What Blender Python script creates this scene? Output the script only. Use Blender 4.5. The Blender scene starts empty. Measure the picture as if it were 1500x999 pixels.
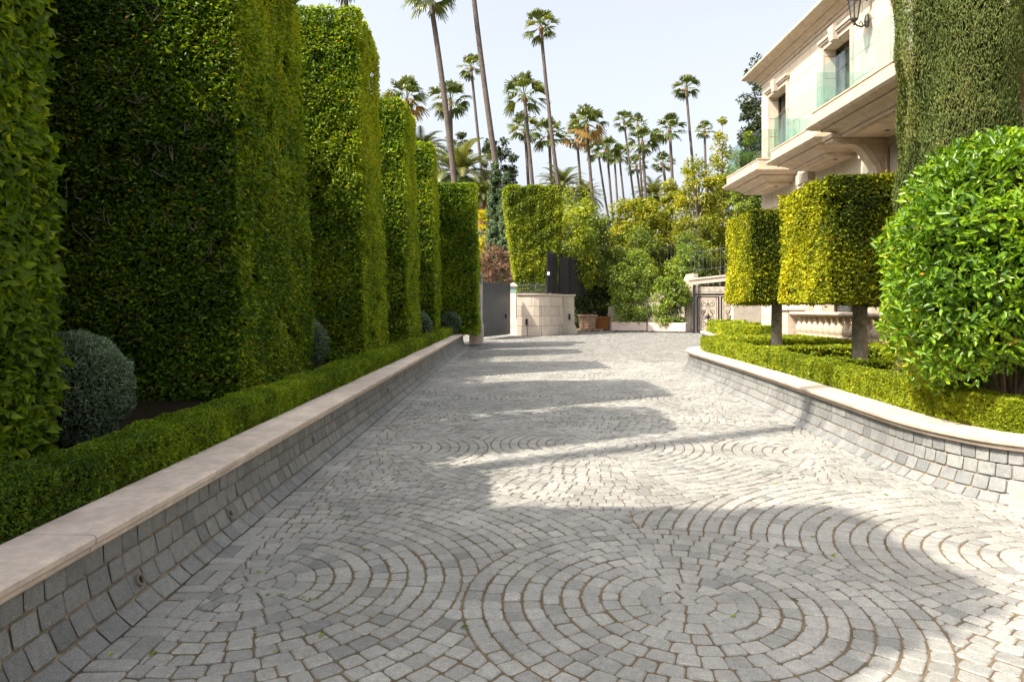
import bpy, math, random
import numpy as np
from mathutils import Vector, Matrix
random.seed(7)
RNG = np.random.default_rng(7)
R = math.radians
sc = bpy.context.scene
col = sc.collection
CH = 1.6                                  # eye height of the camera

def at(px, py, Y):                        # point of the place seen at a photo pixel, Y metres ahead
    return ((px - 750) / 1000 * Y, Y, CH - (py - 450) / 1000 * Y)

# ------------------------------------------------------------------ tagging
def tag(o, label=None, cat=None, group=None, kind=None):
    if label: o['label'] = label
    if cat: o['category'] = cat
    if group: o['group'] = group
    if kind: o['kind'] = kind
    return o

def empty(name, loc=(0, 0, 0), rz=0.0):
    o = bpy.data.objects.new(name, None)
    o.location = loc; o.rotation_euler = (0, 0, rz)
    o.empty_display_size = .2
    col.objects.link(o)
    return o

def link(name, me, parent=None):
    o = bpy.data.objects.new(name, me)
    col.objects.link(o)
    if parent is not None:
        o.parent = parent
    return o

# ------------------------------------------------------------------ materials
def nodes_of(m):
    m.use_nodes = True
    nt = m.node_tree
    return nt, nt.nodes, nt.links

def ramp(N, stops):
    r = N.new('ShaderNodeValToRGB')
    cr = r.color_ramp
    while len(cr.elements) < len(stops):
        cr.elements.new(.5)
    for e, (p, c) in zip(cr.elements, stops):
        e.position = p
        e.color = (c[0], c[1], c[2], 1)
    return r

def simple(name, c, rough=.7, metal=0., noise=0., scale=8., bump=0., spec=.4, bscale=60.):
    m = bpy.data.materials.new(name)
    nt, N, L = nodes_of(m)
    b = N['Principled BSDF']
    b.inputs['Roughness'].default_value = rough
    b.inputs['Metallic'].default_value = metal
    b.inputs['Specular IOR Level'].default_value = spec
    b.inputs['Base Color'].default_value = (*c, 1)
    tc = N.new('ShaderNodeTexCoord')
    if noise:
        n = N.new('ShaderNodeTexNoise'); n.inputs['Scale'].default_value = scale; n.inputs['Detail'].default_value = 8; n.inputs['Roughness'].default_value = .65
        L.new(tc.outputs['Object'], n.inputs['Vector'])
        r = ramp(N, [(.3, [x * (1 - noise) for x in c]), (.7, [min(1, x * (1 + noise * .6)) for x in c])])
        L.new(n.outputs['Fac'], r.inputs['Fac'])
        n3 = N.new('ShaderNodeTexNoise'); n3.inputs['Scale'].default_value = scale * 5.3; n3.inputs['Detail'].default_value = 7; n3.inputs['Roughness'].default_value = .7
        L.new(tc.outputs['Object'], n3.inputs['Vector'])
        m3 = N.new('ShaderNodeMapRange'); m3.inputs['From Min'].default_value = .35; m3.inputs['From Max'].default_value = .6
        m3.inputs['To Min'].default_value = 1 - noise * .7; m3.inputs['To Max'].default_value = 1.02
        L.new(n3.outputs['Fac'], m3.inputs['Value'])
        x3 = N.new('ShaderNodeMix'); x3.data_type = 'RGBA'; x3.blend_type = 'MULTIPLY'; x3.inputs[0].default_value = 1
        L.new(r.outputs['Color'], x3.inputs[6]); L.new(m3.outputs['Result'], x3.inputs[7])
        L.new(x3.outputs[2], b.inputs['Base Color'])
    if bump:
        n2 = N.new('ShaderNodeTexNoise'); n2.inputs['Scale'].default_value = bscale; n2.inputs['Detail'].default_value = 6
        L.new(tc.outputs['Object'], n2.inputs['Vector'])
        bp = N.new('ShaderNodeBump'); bp.inputs['Strength'].default_value = bump; bp.inputs['Distance'].default_value = .01
        L.new(n2.outputs['Fac'], bp.inputs['Height'])
        L.new(bp.outputs['Normal'], b.inputs['Normal'])
    return m

def leafmat(name, stops, trans=.3, rough=.45, spec=.4, tcol=None):
    m = bpy.data.materials.new(name)
    nt, N, L = nodes_of(m)
    b = N['Principled BSDF']
    a = N.new('ShaderNodeAttribute'); a.attribute_name = 'var'
    r = ramp(N, stops)
    L.new(a.outputs['Fac'], r.inputs['Fac'])
    L.new(r.outputs['Color'], b.inputs['Base Color'])
    b.inputs['Roughness'].default_value = rough
    b.inputs['Specular IOR Level'].default_value = spec
    t = N.new('ShaderNodeBsdfTranslucent')
    mx = N.new('ShaderNodeMix'); mx.data_type = 'RGBA'; mx.blend_type = 'MULTIPLY'
    mx.inputs[0].default_value = 1.0
    L.new(r.outputs['Color'], mx.inputs[6])
    tc = tcol or (1.9, 1.7, .6)
    mx.inputs[7].default_value = (*tc, 1)
    L.new(mx.outputs[2], t.inputs['Color'])
    ms = N.new('ShaderNodeMixShader'); ms.inputs['Fac'].default_value = trans
    L.new(b.outputs['BSDF'], ms.inputs[1]); L.new(t.outputs['BSDF'], ms.inputs[2])
    L.new(ms.outputs['Shader'], N['Material Output'].inputs['Surface'])
    return m

def cobblemat(name, dark, mid, light, speck=.42):
    m = bpy.data.materials.new(name)
    nt, N, L = nodes_of(m)
    b = N['Principled BSDF']
    a = N.new('ShaderNodeAttribute'); a.attribute_name = 'var'
    r = ramp(N, [(0., dark), (.45, mid), (1., light)])
    L.new(a.outputs['Fac'], r.inputs['Fac'])
    tc = N.new('ShaderNodeTexCoord')
    n = N.new('ShaderNodeTexNoise'); n.inputs['Scale'].default_value = 140; n.inputs['Detail'].default_value = 3
    n.inputs['Roughness'].default_value = .8
    L.new(tc.outputs['Object'], n.inputs['Vector'])
    n2 = N.new('ShaderNodeTexNoise'); n2.inputs['Scale'].default_value = 1.3; n2.inputs['Detail'].default_value = 6
    L.new(tc.outputs['Object'], n2.inputs['Vector'])
    n3 = N.new('ShaderNodeTexNoise'); n3.inputs['Scale'].default_value = 26; n3.inputs['Detail'].default_value = 5
    L.new(tc.outputs['Object'], n3.inputs['Vector'])
    def mul(src, fac_out, lo, hi):
        mr = N.new('ShaderNodeMapRange'); mr.inputs['From Min'].default_value = .3; mr.inputs['From Max'].default_value = .7
        mr.inputs['To Min'].default_value = lo; mr.inputs['To Max'].default_value = hi
        L.new(fac_out, mr.inputs['Value'])
        x = N.new('ShaderNodeMix'); x.data_type = 'RGBA'; x.blend_type = 'MULTIPLY'; x.inputs[0].default_value = 1
        L.new(src, x.inputs[6]); L.new(mr.outputs['Result'], x.inputs[7])
        return x.outputs[2]
    c = mul(r.outputs['Color'], n.outputs['Fac'], 1 - speck, 1 + speck)
    c = mul(c, n2.outputs['Fac'], .78, 1.13)
    c = mul(c, n3.outputs['Fac'], .86, 1.12)
    L.new(c, b.inputs['Base Color'])
    b.inputs['Roughness'].default_value = .62
    b.inputs['Specular IOR Level'].default_value = .35
    bp = N.new('ShaderNodeBump'); bp.inputs['Strength'].default_value = .5; bp.inputs['Distance'].default_value = .006
    ad = N.new('ShaderNodeMath'); ad.operation = 'ADD'
    L.new(n.outputs['Fac'], ad.inputs[0]); L.new(n3.outputs['Fac'], ad.inputs[1])
    L.new(ad.outputs[0], bp.inputs['Height'])
    L.new(bp.outputs['Normal'], b.inputs['Normal'])
    return m

def ashlarmat(name, c, bw=1.5, bh=.62, axes='YZ', mortar=.82):
    m = bpy.data.materials.new(name)
    nt, N, L = nodes_of(m)
    b = N['Principled BSDF']
    g = N.new('ShaderNodeNewGeometry')
    s = N.new('ShaderNodeSeparateXYZ'); L.new(g.outputs['Position'], s.inputs[0])
    cb = N.new('ShaderNodeCombineXYZ')
    L.new(s.outputs[axes[0]], cb.inputs[0]); L.new(s.outputs[axes[1]], cb.inputs[1])
    br = N.new('ShaderNodeTexBrick')
    br.inputs['Scale'].default_value = 1
    br.inputs['Brick Width'].default_value = bw; br.inputs['Row Height'].default_value = bh
    br.inputs['Mortar Size'].default_value = .011; br.inputs['Mortar Smooth'].default_value = .1
    br.inputs['Color1'].default_value = (c[0] * 1.04, c[1] * 1.03, c[2] * 1.02, 1)
    br.inputs['Color2'].default_value = (c[0] * .9, c[1] * .88, c[2] * .86, 1)
    br.inputs['Mortar'].default_value = (c[0] * mortar * .42, c[1] * mortar * .38, c[2] * mortar * .33, 1)
    L.new(cb.outputs[0], br.inputs['Vector'])
    n = N.new('ShaderNodeTexNoise'); n.inputs['Scale'].default_value = 2.2; n.inputs['Detail'].default_value = 9; n.inputs['Roughness'].default_value = .65
    L.new(g.outputs['Position'], n.inputs['Vector'])
    mr = N.new('ShaderNodeMapRange'); mr.inputs['From Min'].default_value = .3; mr.inputs['From Max'].default_value = .7
    mr.inputs['To Min'].default_value = .86; mr.inputs['To Max'].default_value = 1.08
    L.new(n.outputs['Fac'], mr.inputs['Value'])
    x = N.new('ShaderNodeMix'); x.data_type = 'RGBA'; x.blend_type = 'MULTIPLY'; x.inputs[0].default_value = 1
    L.new(br.outputs['Color'], x.inputs[6]); L.new(mr.outputs['Result'], x.inputs[7])
    L.new(x.outputs[2], b.inputs['Base Color'])
    b.inputs['Roughness'].default_value = .75
    b.inputs['Specular IOR Level'].default_value = .3
    bp = N.new('ShaderNodeBump'); bp.inputs['Strength'].default_value = .6; bp.inputs['Distance'].default_value = .01; bp.invert = True
    L.new(br.outputs['Fac'], bp.inputs['Height']); L.new(bp.outputs['Normal'], b.inputs['Normal'])
    return m

def glassmat(name, tint, gloss=.12):
    m = bpy.data.materials.new(name)
    nt, N, L = nodes_of(m)
    N.remove(N['Principled BSDF'])
    t = N.new('ShaderNodeBsdfTransparent'); t.inputs['Color'].default_value = (*tint, 1)
    g = N.new('ShaderNodeBsdfGlossy'); g.inputs['Roughness'].default_value = .02
    fr = N.new('ShaderNodeLayerWeight'); fr.inputs['Blend'].default_value = .5
    pw = N.new('ShaderNodeMath'); pw.operation = 'POWER'; pw.inputs[1].default_value = 4
    L.new(fr.outputs['Facing'], pw.inputs[0])
    ad = N.new('ShaderNodeMath'); ad.operation = 'MULTIPLY_ADD'; ad.inputs[1].default_value = .45; ad.inputs[2].default_value = gloss; ad.use_clamp = True
    L.new(pw.outputs[0], ad.inputs[0])
    ms = N.new('ShaderNodeMixShader')
    L.new(ad.outputs[0], ms.inputs['Fac']); L.new(t.outputs['BSDF'], ms.inputs[1]); L.new(g.outputs['BSDF'], ms.inputs[2])
    L.new(ms.outputs['Shader'], N['Material Output'].inputs['Surface'])
    return m

MT = {}
MT['cobble'] = cobblemat('cobble', (.145, .147, .143), (.26, .258, .242), (.345, .338, .312))
MT['wallcobble'] = cobblemat('wall_cobble', (.115, .12, .122), (.195, .20, .196), (.27, .27, .258))
MT['mortar'] = simple('mortar', (.15, .117, .078), .95, noise=.35, scale=5, bump=.6, spec=.1)
MT['wallmortar'] = simple('wall_mortar', (.27, .22, .16), .95, noise=.3, scale=6, bump=.6, spec=.1)
MT['lime'] = simple('limestone', (.50, .415, .335), .7, noise=.24, scale=2.8, bump=.12, spec=.3)
MT['limepink'] = simple('pink_limestone', (.67, .565, .485), .65, noise=.26, scale=2.6, bump=.12, spec=.3)
MT['carved'] = simple('carved_limestone', (.50, .40, .30), .75, noise=.2, scale=5, bump=.2, spec=.25)
MT['ashlar'] = ashlarmat('ashlar', (.575, .49, .385))
MT['soffit'] = ashlarmat('soffit_slabs', (.52, .42, .31), .9, .7, 'YX')
MT['gatewall'] = ashlarmat('gate_wall_ashlar', (.50, .43, .36), 1.1, .55, 'XZ')
MT['render'] = simple('cream_render', (.42, .37, .30), .9, noise=.18, scale=2.5, bump=.2)
MT['soil'] = simple('soil', (.03, .022, .015), 1, noise=.5, scale=14, bump=1., spec=.05)
MT['ground'] = simple('ground', (.07, .075, .045), 1, noise=.4, scale=.6, spec=.05)
MT['bark'] = simple('bark', (.42, .37, .30), .9, noise=.5, scale=14, bump=.5, spec=.1)
MT['limb'] = simple('grey_limb', (.19, .16, .125), .9, noise=.3, scale=12, spec=.1)
MT['twig'] = simple('twig', (.16, .11, .075), .9, noise=.3, scale=20, spec=.1)
MT['palmbark'] = simple('palm_bark', (.125, .102, .087), .95, noise=.3, scale=3, bump=.5, spec=.1, bscale=6)
MT['palmtop'] = simple('palm_crown_shaft', (.24, .11, .05), .9, noise=.3, scale=6)
MT['core'] = simple('inner_shade', (.016, .018, .009), 1, noise=.4, scale=20, spec=.0)  # near-black solid fill: the shade between leaves is put into its colour
MT['iron'] = simple('black_iron', (.018, .018, .02), .5, .3, noise=.2, scale=10)
MT['gatesteel'] = simple('grey_painted_steel', (.075, .08, .09), .45, .2, noise=.25, scale=1.8)
MT['mesh'] = simple('dark_screen', (.035, .028, .026), .8, noise=.2, scale=5)
MT['rail'] = simple('grey_railing', (.09, .095, .10), .5, .4)
MT['wood_old'] = simple('weathered_wood', (.33, .22, .145), .85, noise=.4, scale=9, bump=.4)
MT['wood_red'] = simple('red_wood', (.42, .16, .05), .8, noise=.35, scale=9, bump=.3)
MT['plaster_pink'] = simple('pink_planter', (.46, .37, .33), .8, noise=.08, scale=3)
MT['verdigris'] = simple('verdigris', (.20, .33, .28), .7, noise=.3, scale=12)
MT['frame'] = simple('dark_bronze_frame', (.05, .04, .035), .45, .3)
MT['curtain'] = simple('curtain', (.55, .60, .66), .9)
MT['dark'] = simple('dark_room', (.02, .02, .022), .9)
MT['glass'] = glassmat('balcony_glass', (.84, .95, .92), .10)
MT['pane'] = glassmat('window_pane', (.38, .46, .52), .16)
MT['lampglass'] = glassmat('lantern_glass', (.75, .75, .68), .1)
MT['bronze'] = simple('bronze_green', (.05, .055, .045), .5, .5, noise=.3, scale=20)
MT['pipe'] = simple('weep_pipe', (.20, .17, .13), .8)
MT['white'] = simple('white_box', (.7, .7, .7), .5)

FIC = [(0., (.025, .06, .006)), (.33, (.068, .138, .008)), (.65, (.19, .285, .013)), (.96, (.38, .43, .022)), (1., (.42, .2, .03))]
MT['ficus'] = leafmat('ficus_leaf', FIC, .35, .45, .25)
MT['ficusbig'] = leafmat('ficus_near_leaf', [(0., (.05, .10, .01)), (.5, (.16, .26, .015)), (1., (.42, .48, .03))], .42, .45, .2)
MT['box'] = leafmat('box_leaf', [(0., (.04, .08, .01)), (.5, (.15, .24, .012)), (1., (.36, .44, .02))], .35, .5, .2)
MT['boxlit'] = leafmat('box_leaf_lit', [(0., (.06, .10, .008)), (.45, (.21, .27, .012)), (.93, (.40, .43, .022)), (1., (.5, .32, .06))], .35, .5, .2)  # lit copy of the box leaf, sunlight put into its lighter yellow colour
MT['blue'] = leafmat('blue_shrub_leaf', [(0., (.04, .07, .035)), (.5, (.16, .225, .135)), (1., (.32, .41, .27))], .2, .55, .25, (1.2, 1.2, .9))
MT['topiary'] = leafmat('topiary_leaf', [(0., (.03, .05, .006)), (.33, (.10, .13, .008)), (.65, (.29, .31, .012)), (.93, (.50, .49, .022)), (1., (.60, .38, .03))], .3, .5, .1)
MT['bush'] = leafmat('bush_leaf', [(0., (.045, .11, .008)), (.5, (.155, .285, .012)), (.93, (.32, .43, .026)), (.96, (.36, .27, .02)), (1., (.45, .3, .02))], .34, .36, .4)
MT['cypress'] = leafmat('cypress_leaf', [(0., (.05, .075, .016)), (.5, (.11, .145, .032)), (1., (.21, .205, .065))], .15, .6, .2)
MT['italian'] = leafmat('italian_cypress_leaf', [(0., (.04, .07, .033)), (.5, (.10, .155, .075)), (1., (.18, .24, .12))], .1, .6, .2)
MT['yellow'] = leafmat('yellow_green_leaf', [(0., (.05, .08, .008)), (.5, (.215, .24, .013)), (1., (.46, .40, .02))], .35, .45, .4)
MT['hedgeyel'] = leafmat('sunlit_hedge_leaf', [(0., (.045, .085, .008)), (.5, (.19, .24, .012)), (1., (.42, .42, .022))], .35, .45, .3)
MT['mid'] = leafmat('mid_green_leaf', [(0., (.04, .07, .012)), (.5, (.14, .195, .02)), (1., (.28, .32, .04))], .35, .45, .4)
MT['fresh'] = leafmat('fresh_green_leaf', [(0., (.05, .09, .014)), (.5, (.18, .26, .03)), (1., (.34, .40, .06))], .35, .45, .4)
MT['darkleaf'] = leafmat('dark_green_leaf', [(0., (.014, .03, .009)), (.5, (.05, .085, .014)), (1., (.12, .165, .022))], .25, .45, .4)
MT['pine'] = leafmat('pine_needle', [(0., (.025, .04, .018)), (.5, (.05, .072, .03)), (1., (.085, .105, .04))], .15, .6, .2)
MT['brown'] = leafmat('dry_twig_leaf', [(0., (.12, .065, .04)), (.5, (.24, .14, .09)), (1., (.36, .24, .16))], .2, .8, .1, (1, 1, 1))
MT['palm'] = leafmat('fan_palm_leaf', [(0., (.035, .055, .014)), (.5, (.075, .105, .025)), (1., (.16, .175, .045))], .25, .4, .5)
MT['palmdead'] = leafmat('dead_palm_leaf', [(0., (.20, .12, .035)), (1., (.42, .26, .08))], .3, .7, .2, (1.1, 1.1, 1))
MT['date'] = leafmat('date_palm_leaf', [(0., (.05, .07, .02)), (.5, (.10, .125, .035)), (1., (.2, .2, .07))], .25, .45, .45)

# ------------------------------------------------------------------ mesh builder
class MB:
    def __init__(s):
        s.v = []; s.f = []; s.mi = []; s.var = []
    def face(s, idx, mi=0, var=.5):
        s.f.append(tuple(idx)); s.mi.append(mi); s.var.append(var)
    def add(s, vs):
        n = len(s.v); s.v.extend(vs); return n
    def box(s, x0, x1, y0, y1, z0, z1, bev=0., mi=0):
        if bev <= 0:
            n = s.add([(x0, y0, z0), (x1, y0, z0), (x1, y1, z0), (x0, y1, z0), (x0, y0, z1), (x1, y0, z1), (x1, y1, z1), (x0, y1, z1)])
            for q in ((0, 3, 2, 1), (4, 5, 6, 7), (0, 1, 5, 4), (1, 2, 6, 5), (2, 3, 7, 6), (3, 0, 4, 7)):
                s.face([n + i for i in q], mi)
        else:
            b = bev
            pr = [(x0, y0), (x1, y0), (x1, y1), (x0, y1)]
            s.rings([[(x0 + b, y0 + b, z0), (x1 - b, y0 + b, z0), (x1 - b, y1 - b, z0), (x0 + b, y1 - b, z0)],
                     [(x, y, z0 + b) for x, y in pr], [(x, y, z1 - b) for x, y in pr],
                     [(x0 + b, y0 + b, z1), (x1 - b, y0 + b, z1), (x1 - b, y1 - b, z1), (x0 + b, y1 - b, z1)]], mi)
        return s
    def rings(s, rr, mi=0, cap=True, var=.5):
        k = len(rr[0]); ns = [s.add(r) for r in rr]
        for a, b in zip(ns[:-1], ns[1:]):
            for i in range(k):
                j = (i + 1) % k
                s.face((a + i, a + j, b + j, b + i), mi, var)
        if cap:
            s.face([ns[0] + i for i in reversed(range(k))], mi, var)
            s.face([ns[-1] + i for i in range(k)], mi, var)
    def tube(s, pts, rad, n=8, mi=0, cap=True):
        pts = [Vector(p) for p in pts]
        if not hasattr(rad, '__len__'): rad = [rad] * len(pts)
        rr = []
        ref = None
        for i, p in enumerate(pts):
            d = (pts[min(i + 1, len(pts) - 1)] - pts[max(i - 1, 0)]).normalized()
            if ref is None:
                ref = Vector((1, 0, 0)) if abs(d.x) < .9 else Vector((0, 1, 0))
            u = (ref - d * ref.dot(d)).normalized(); w = d.cross(u); ref = u
            rr.append([tuple(p + (u * math.cos(a) + w * math.sin(a)) * rad[i]) for a in [2 * math.pi * k / n for k in range(n)]])
        s.rings(rr, mi, cap)
        return s
    def lathe(s, c, prof, n=16, mi=0):
        s.rings([[(c[0] + r * math.cos(2 * math.pi * k / n), c[1] + r * math.sin(2 * math.pi * k / n), c[2] + z) for k in range(n)] for r, z in prof], mi)
        return s
    def prism(s, poly, z0, z1, mi=0):
        s.rings([[(x, y, z0) for x, y in poly], [(x, y, z1) for x, y in poly]], mi)
        return s
    def build(s, name, mats, parent=None, smooth=False):
        me = bpy.data.meshes.new(name)
        me.from_pydata([tuple(map(float, p)) for p in s.v], [], s.f)
        if not isinstance(mats, (list, tuple)): mats = [mats]
        for m in mats: me.materials.append(m)
        if len(mats) > 1: me.polygons.foreach_set('material_index', s.mi)
        at_ = me.attributes.new('var', 'FLOAT', 'FACE'); at_.data.foreach_set('value', s.var)
        if smooth: me.polygons.foreach_set('use_smooth', [True] * len(s.f))
        me.update()
        return link(name, me, parent)

# ------------------------------------------------------------------ foliage
def unit(a):
    return a / np.maximum(np.linalg.norm(a, axis=1, keepdims=True), 1e-9)

class Wave:                               # cheap smooth noise, about -1..1
    def __init__(s, scale, seed, n=7):
        g = np.random.default_rng(seed)
        s.k = g.normal(size=(n, 3)) * scale; s.p = g.uniform(0, 6.28, n)
        s.a = 1 / math.sqrt(n / 2.)
    def __call__(s, P):
        return np.sin(P @ s.k.T + s.p).sum(1) * s.a * .7

def leaf_mesh(name, P, N, L, W, mat, parent=None, rnd=.7, lift=.5, up=.25, fold=.25, curl=.15, hero=False, clump=.6, vbias=0., T=None, upn=.55, link_it=True):
    n = len(P)
    nn = unit(N + np.array([0, 0, upn]) + rnd * RNG.normal(size=(n, 3)))
    t = RNG.normal(size=(n, 3)) if T is None else T + .25 * RNG.normal(size=(n, 3))
    t = t - (t * nn).sum(1, keepdims=True) * nn
    t = unit(unit(t) + lift * N + np.array([0, 0, up]))
    b = unit(np.cross(nn, t)); nn = np.cross(t, b)
    sz = RNG.uniform(.7, 1.25, (n, 1))
    L = np.asarray(L).reshape(-1, 1) * sz; W = np.asarray(W).reshape(-1, 1) * sz
    w1 = Wave(clump, 5); w2 = Wave(clump * 4, 6)
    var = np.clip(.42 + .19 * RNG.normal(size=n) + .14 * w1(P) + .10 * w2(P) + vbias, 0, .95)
    var[RNG.uniform(0, 1, n) < .006] = 1.
    if hero:
        V = np.stack([P, P + t * L * .3 + b * W * .46 + nn * W * fold, P + t * L * .68 + b * W * .36 + nn * (W * fold * .8 - L * curl * .4),
                      P + t * L - nn * L * curl, P + t * L * .68 - b * W * .36 + nn * (W * fold * .8 - L * curl * .4), P + t * L * .3 - b * W * .46 + nn * W * fold], 1).reshape(-1, 3)
        q = np.array([0, 1, 2, 3, 0, 3, 4, 5]); nv = 6; fs = 4
    else:
        V = np.stack([P, P + t * L * .45 + b * W * .5 + nn * W * fold, P + t * L - nn * L * curl, P + t * L * .45 - b * W * .5 + nn * W * fold], 1).reshape(-1, 3)
        q = np.array([0, 1, 2, 0, 2, 3]); nv = 4; fs = 3
    idx = (np.arange(n)[:, None] * nv + q[None, :]).ravel().astype(np.int32)
    me = raw_mesh(name, V, idx, fs, np.repeat(var, 2), mat)
    return link(name, me, parent) if link_it else me

def raw_mesh(name, V, idx, fs, var, mat):
    me = bpy.data.meshes.new(name)
    nf = len(idx) // fs
    me.vertices.add(len(V)); me.vertices.foreach_set('co', np.ascontiguousarray(V, dtype=np.float32).ravel())
    me.loops.add(len(idx)); me.loops.foreach_set('vertex_index', idx.astype(np.int32))
    me.polygons.add(nf); me.polygons.foreach_set('loop_start', np.arange(0, len(idx), fs, dtype=np.int32))
    a = me.attributes.new('var', 'FLOAT', 'FACE'); a.data.foreach_set('value', var.astype(np.float32))
    me.materials.append(mat)
    me.update(calc_edges=True)
    return me

def box_points(x0, x1, y0, y1, z0, z1, dens, taper=0., bump=.05, rnd_r=.045, seed=1):
    """points + normals on a clipped block; dens = dict face -> leaves per m2"""
    Ps, Ns = [], []
    w, d, h = x1 - x0, y1 - y0, z1 - z0
    for f, q in dens.items():
        A = {'x': d * h, 'y': w * h, 'z': w * d}[f[1]]
        n = int(A * q)
        if n < 1: continue
        U = RNG.uniform(0, 1, (n, 3))
        k = 'xyz'.index(f[1]); U[:, k] = 1. if f[0] == '+' else 0.
        P = np.array([x0, y0, z0]) + U * np.array([w, d, h])
        Nn = np.zeros((n, 3)); Nn[:, k] = 1 if f[0] == '+' else -1
        # round the edges
        C = np.clip(P, np.array([x0, y0, z0]) + rnd_r, np.array([x1, y1, z1]) - rnd_r)
        Dv = P - C; dl = np.linalg.norm(Dv, axis=1, keepdims=True)
        P = C + Dv / np.maximum(dl, 1e-6) * rnd_r
        Nn = unit(Dv)
        Ps.append(P); Ns.append(Nn)
    P = np.vstack(Ps); Nn = np.vstack(Ns)
    if taper:
        fz = (P[:, 2] - z0) / h
        cx, cy = (x0 + x1) / 2, (y0 + y1) / 2
        P[:, 0] = cx + (P[:, 0] - cx) * (1 - taper * fz / (w / 2))
        P[:, 1] = cy + (P[:, 1] - cy) * (1 - taper * fz / (d / 2))
    wv = Wave(1.6, seed); wv2 = Wave(5.5, seed + 1); hole = Wave(4.6, seed + 2)
    disp = wv(P) * bump + wv2(P) * bump * .7 - np.minimum(np.maximum(hole(P) - .95, 0) * .5, .10) - RNG.uniform(0, 1, len(P)) ** 2 * .09 + np.where(RNG.uniform(0, 1, len(P)) < .025, .06, 0) * RNG.uniform(0, 1, len(P))
    return P + Nn * disp[:, None], Nn

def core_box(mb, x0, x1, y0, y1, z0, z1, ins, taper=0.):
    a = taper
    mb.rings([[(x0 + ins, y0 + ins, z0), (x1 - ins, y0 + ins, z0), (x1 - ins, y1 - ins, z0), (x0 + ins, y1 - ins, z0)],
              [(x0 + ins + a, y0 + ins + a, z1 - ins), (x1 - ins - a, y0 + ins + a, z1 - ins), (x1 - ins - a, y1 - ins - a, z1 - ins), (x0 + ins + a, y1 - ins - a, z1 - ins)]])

def hedge_block(label, x0, x1, y0, y1, z0, z1, dens, L, W, mat, taper=.15, seed=1, name='clipped_hedge', group=None, cat='hedge', back=True, vbias=0., side=.17, bump=.032, ins=.2):
    t = empty(name, ((x0 + x1) / 2, (y0 + y1) / 2, z0)); tag(t, label, cat, group)
    ox, oy = (x0 + x1) / 2, (y0 + y1) / 2
    P, Nn = box_points(x0, x1, y0, y1, z0, z1, dens, taper, bump, seed=seed)
    P = P - np.array([ox, oy, z0])
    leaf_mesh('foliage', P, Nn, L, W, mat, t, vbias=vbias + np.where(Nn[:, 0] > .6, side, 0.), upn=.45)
    if back:
        P, Nn = box_points(x0, x1, y0, y1, z0, z1, {'-x': 220, '+y': 220}, taper, .05, seed=seed)
        P = P - np.array([ox, oy, z0])
        leaf_mesh('rear_foliage', P, Nn, .13, .07, mat, t)
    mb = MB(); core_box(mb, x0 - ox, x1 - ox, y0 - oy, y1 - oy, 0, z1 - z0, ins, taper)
    mb.build('shade_core', MT['core'], t)
    return t

# ------------------------------------------------------------------ paths and sweeps
class Path:
    def __init__(s, pts, step=.08, right=True):
        P = [Vector((p[0], p[1])) for p in pts]
        Q = [P[0] * 2 - P[1]] + P + [P[-1] * 2 - P[-2]]
        out = []
        for i in range(1, len(Q) - 2):
            a, b, c, d = Q[i - 1:i + 3]
            n = max(2, int((c - b).length / step))
            for k in range(n):
                t = k / n
                out.append(.5 * ((2 * b) + (c - a) * t + (2 * a - 5 * b + 4 * c - d) * t * t + (3 * b - a - 3 * c + d) * t ** 3))
        out.append(P[-1])
        s.p = np.array([[q.x, q.y] for q in out])
        d = np.gradient(s.p, axis=0); d /= np.linalg.norm(d, axis=1, keepdims=True)
        s.n = np.stack([d[:, 1], -d[:, 0]], 1) * (1 if right else -1)
        seg = np.linalg.norm(np.diff(s.p, axis=0), axis=1)
        s.s = np.concatenate([[0], np.cumsum(seg)])
        s.len = s.s[-1]
    def pos(s, q, off=0.):
        q = np.asarray(q)
        x = np.interp(q, s.s, s.p[:, 0]); y = np.interp(q, s.s, s.p[:, 1])
        nx = np.interp(q, s.s, s.n[:, 0]); ny = np.interp(q, s.s, s.n[:, 1])
        l = np.hypot(nx, ny)
        return x + nx / l * off, y + ny / l * off, nx / l, ny / l

def sweep(mb, path, prof, s0, s1, ds=.25, mi=0, cap=True):
    """prof: closed loop of (offset into bed, z)"""
    n = max(1, int((s1 - s0) / ds))
    rr = []
    for q in np.linspace(s0, s1, n + 1):
        r = []
        for off, z in prof:
            x, y, _, _ = path.pos(q, off); r.append((float(x), float(y), z))
        rr.append(r)
    mb.rings(rr, mi, cap)

def clip_half(poly, mx, my, nx, ny):
    out = []
    k = len(poly)
    for i in range(k):
        a = poly[i]; b = poly[(i + 1) % k]
        da = (a[0] - mx) * nx + (a[1] - my) * ny; db = (b[0] - mx) * nx + (b[1] - my) * ny
        if da <= 0: out.append(a)
        if (da < 0 < db) or (db < 0 < da):
            t = da / (da - db); out.append((a[0] + (b[0] - a[0]) * t, a[1] + (b[1] - a[1]) * t))
    return out

def area(p):
    return .5 * sum(p[i][0] * p[(i + 1) % len(p)][1] - p[(i + 1) % len(p)][0] * p[i][1] for i in range(len(p)))

def inset(poly, d):
    """inset a convex CCW polygon"""
    out = poly
    k = len(poly)
    for i in range(k):
        a = poly[i]; b = poly[(i + 1) % k]
        ex, ey = b[0] - a[0], b[1] - a[1]; l = math.hypot(ex, ey)
        if l < 1e-5: continue
        nx, ny = ey / l, -ex / l
        out = clip_half(out, a[0] - nx * d, a[1] - ny * d, nx, ny)
        if len(out) < 3: return []
    return out

def chamfer(poly, c):
    out = []
    k = len(poly)
    for i in range(k):
        p = poly[i]; a = poly[i - 1]; b = poly[(i + 1) % k]
        for q in (a, b):
            l = math.hypot(q[0] - p[0], q[1] - p[1])
            t = min(c * random.uniform(.7, 1.5), l * .4) / max(l, 1e-6)
            out.append((p[0] + (q[0] - p[0]) * t, p[1] + (q[1] - p[1]) * t))
    return out

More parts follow.
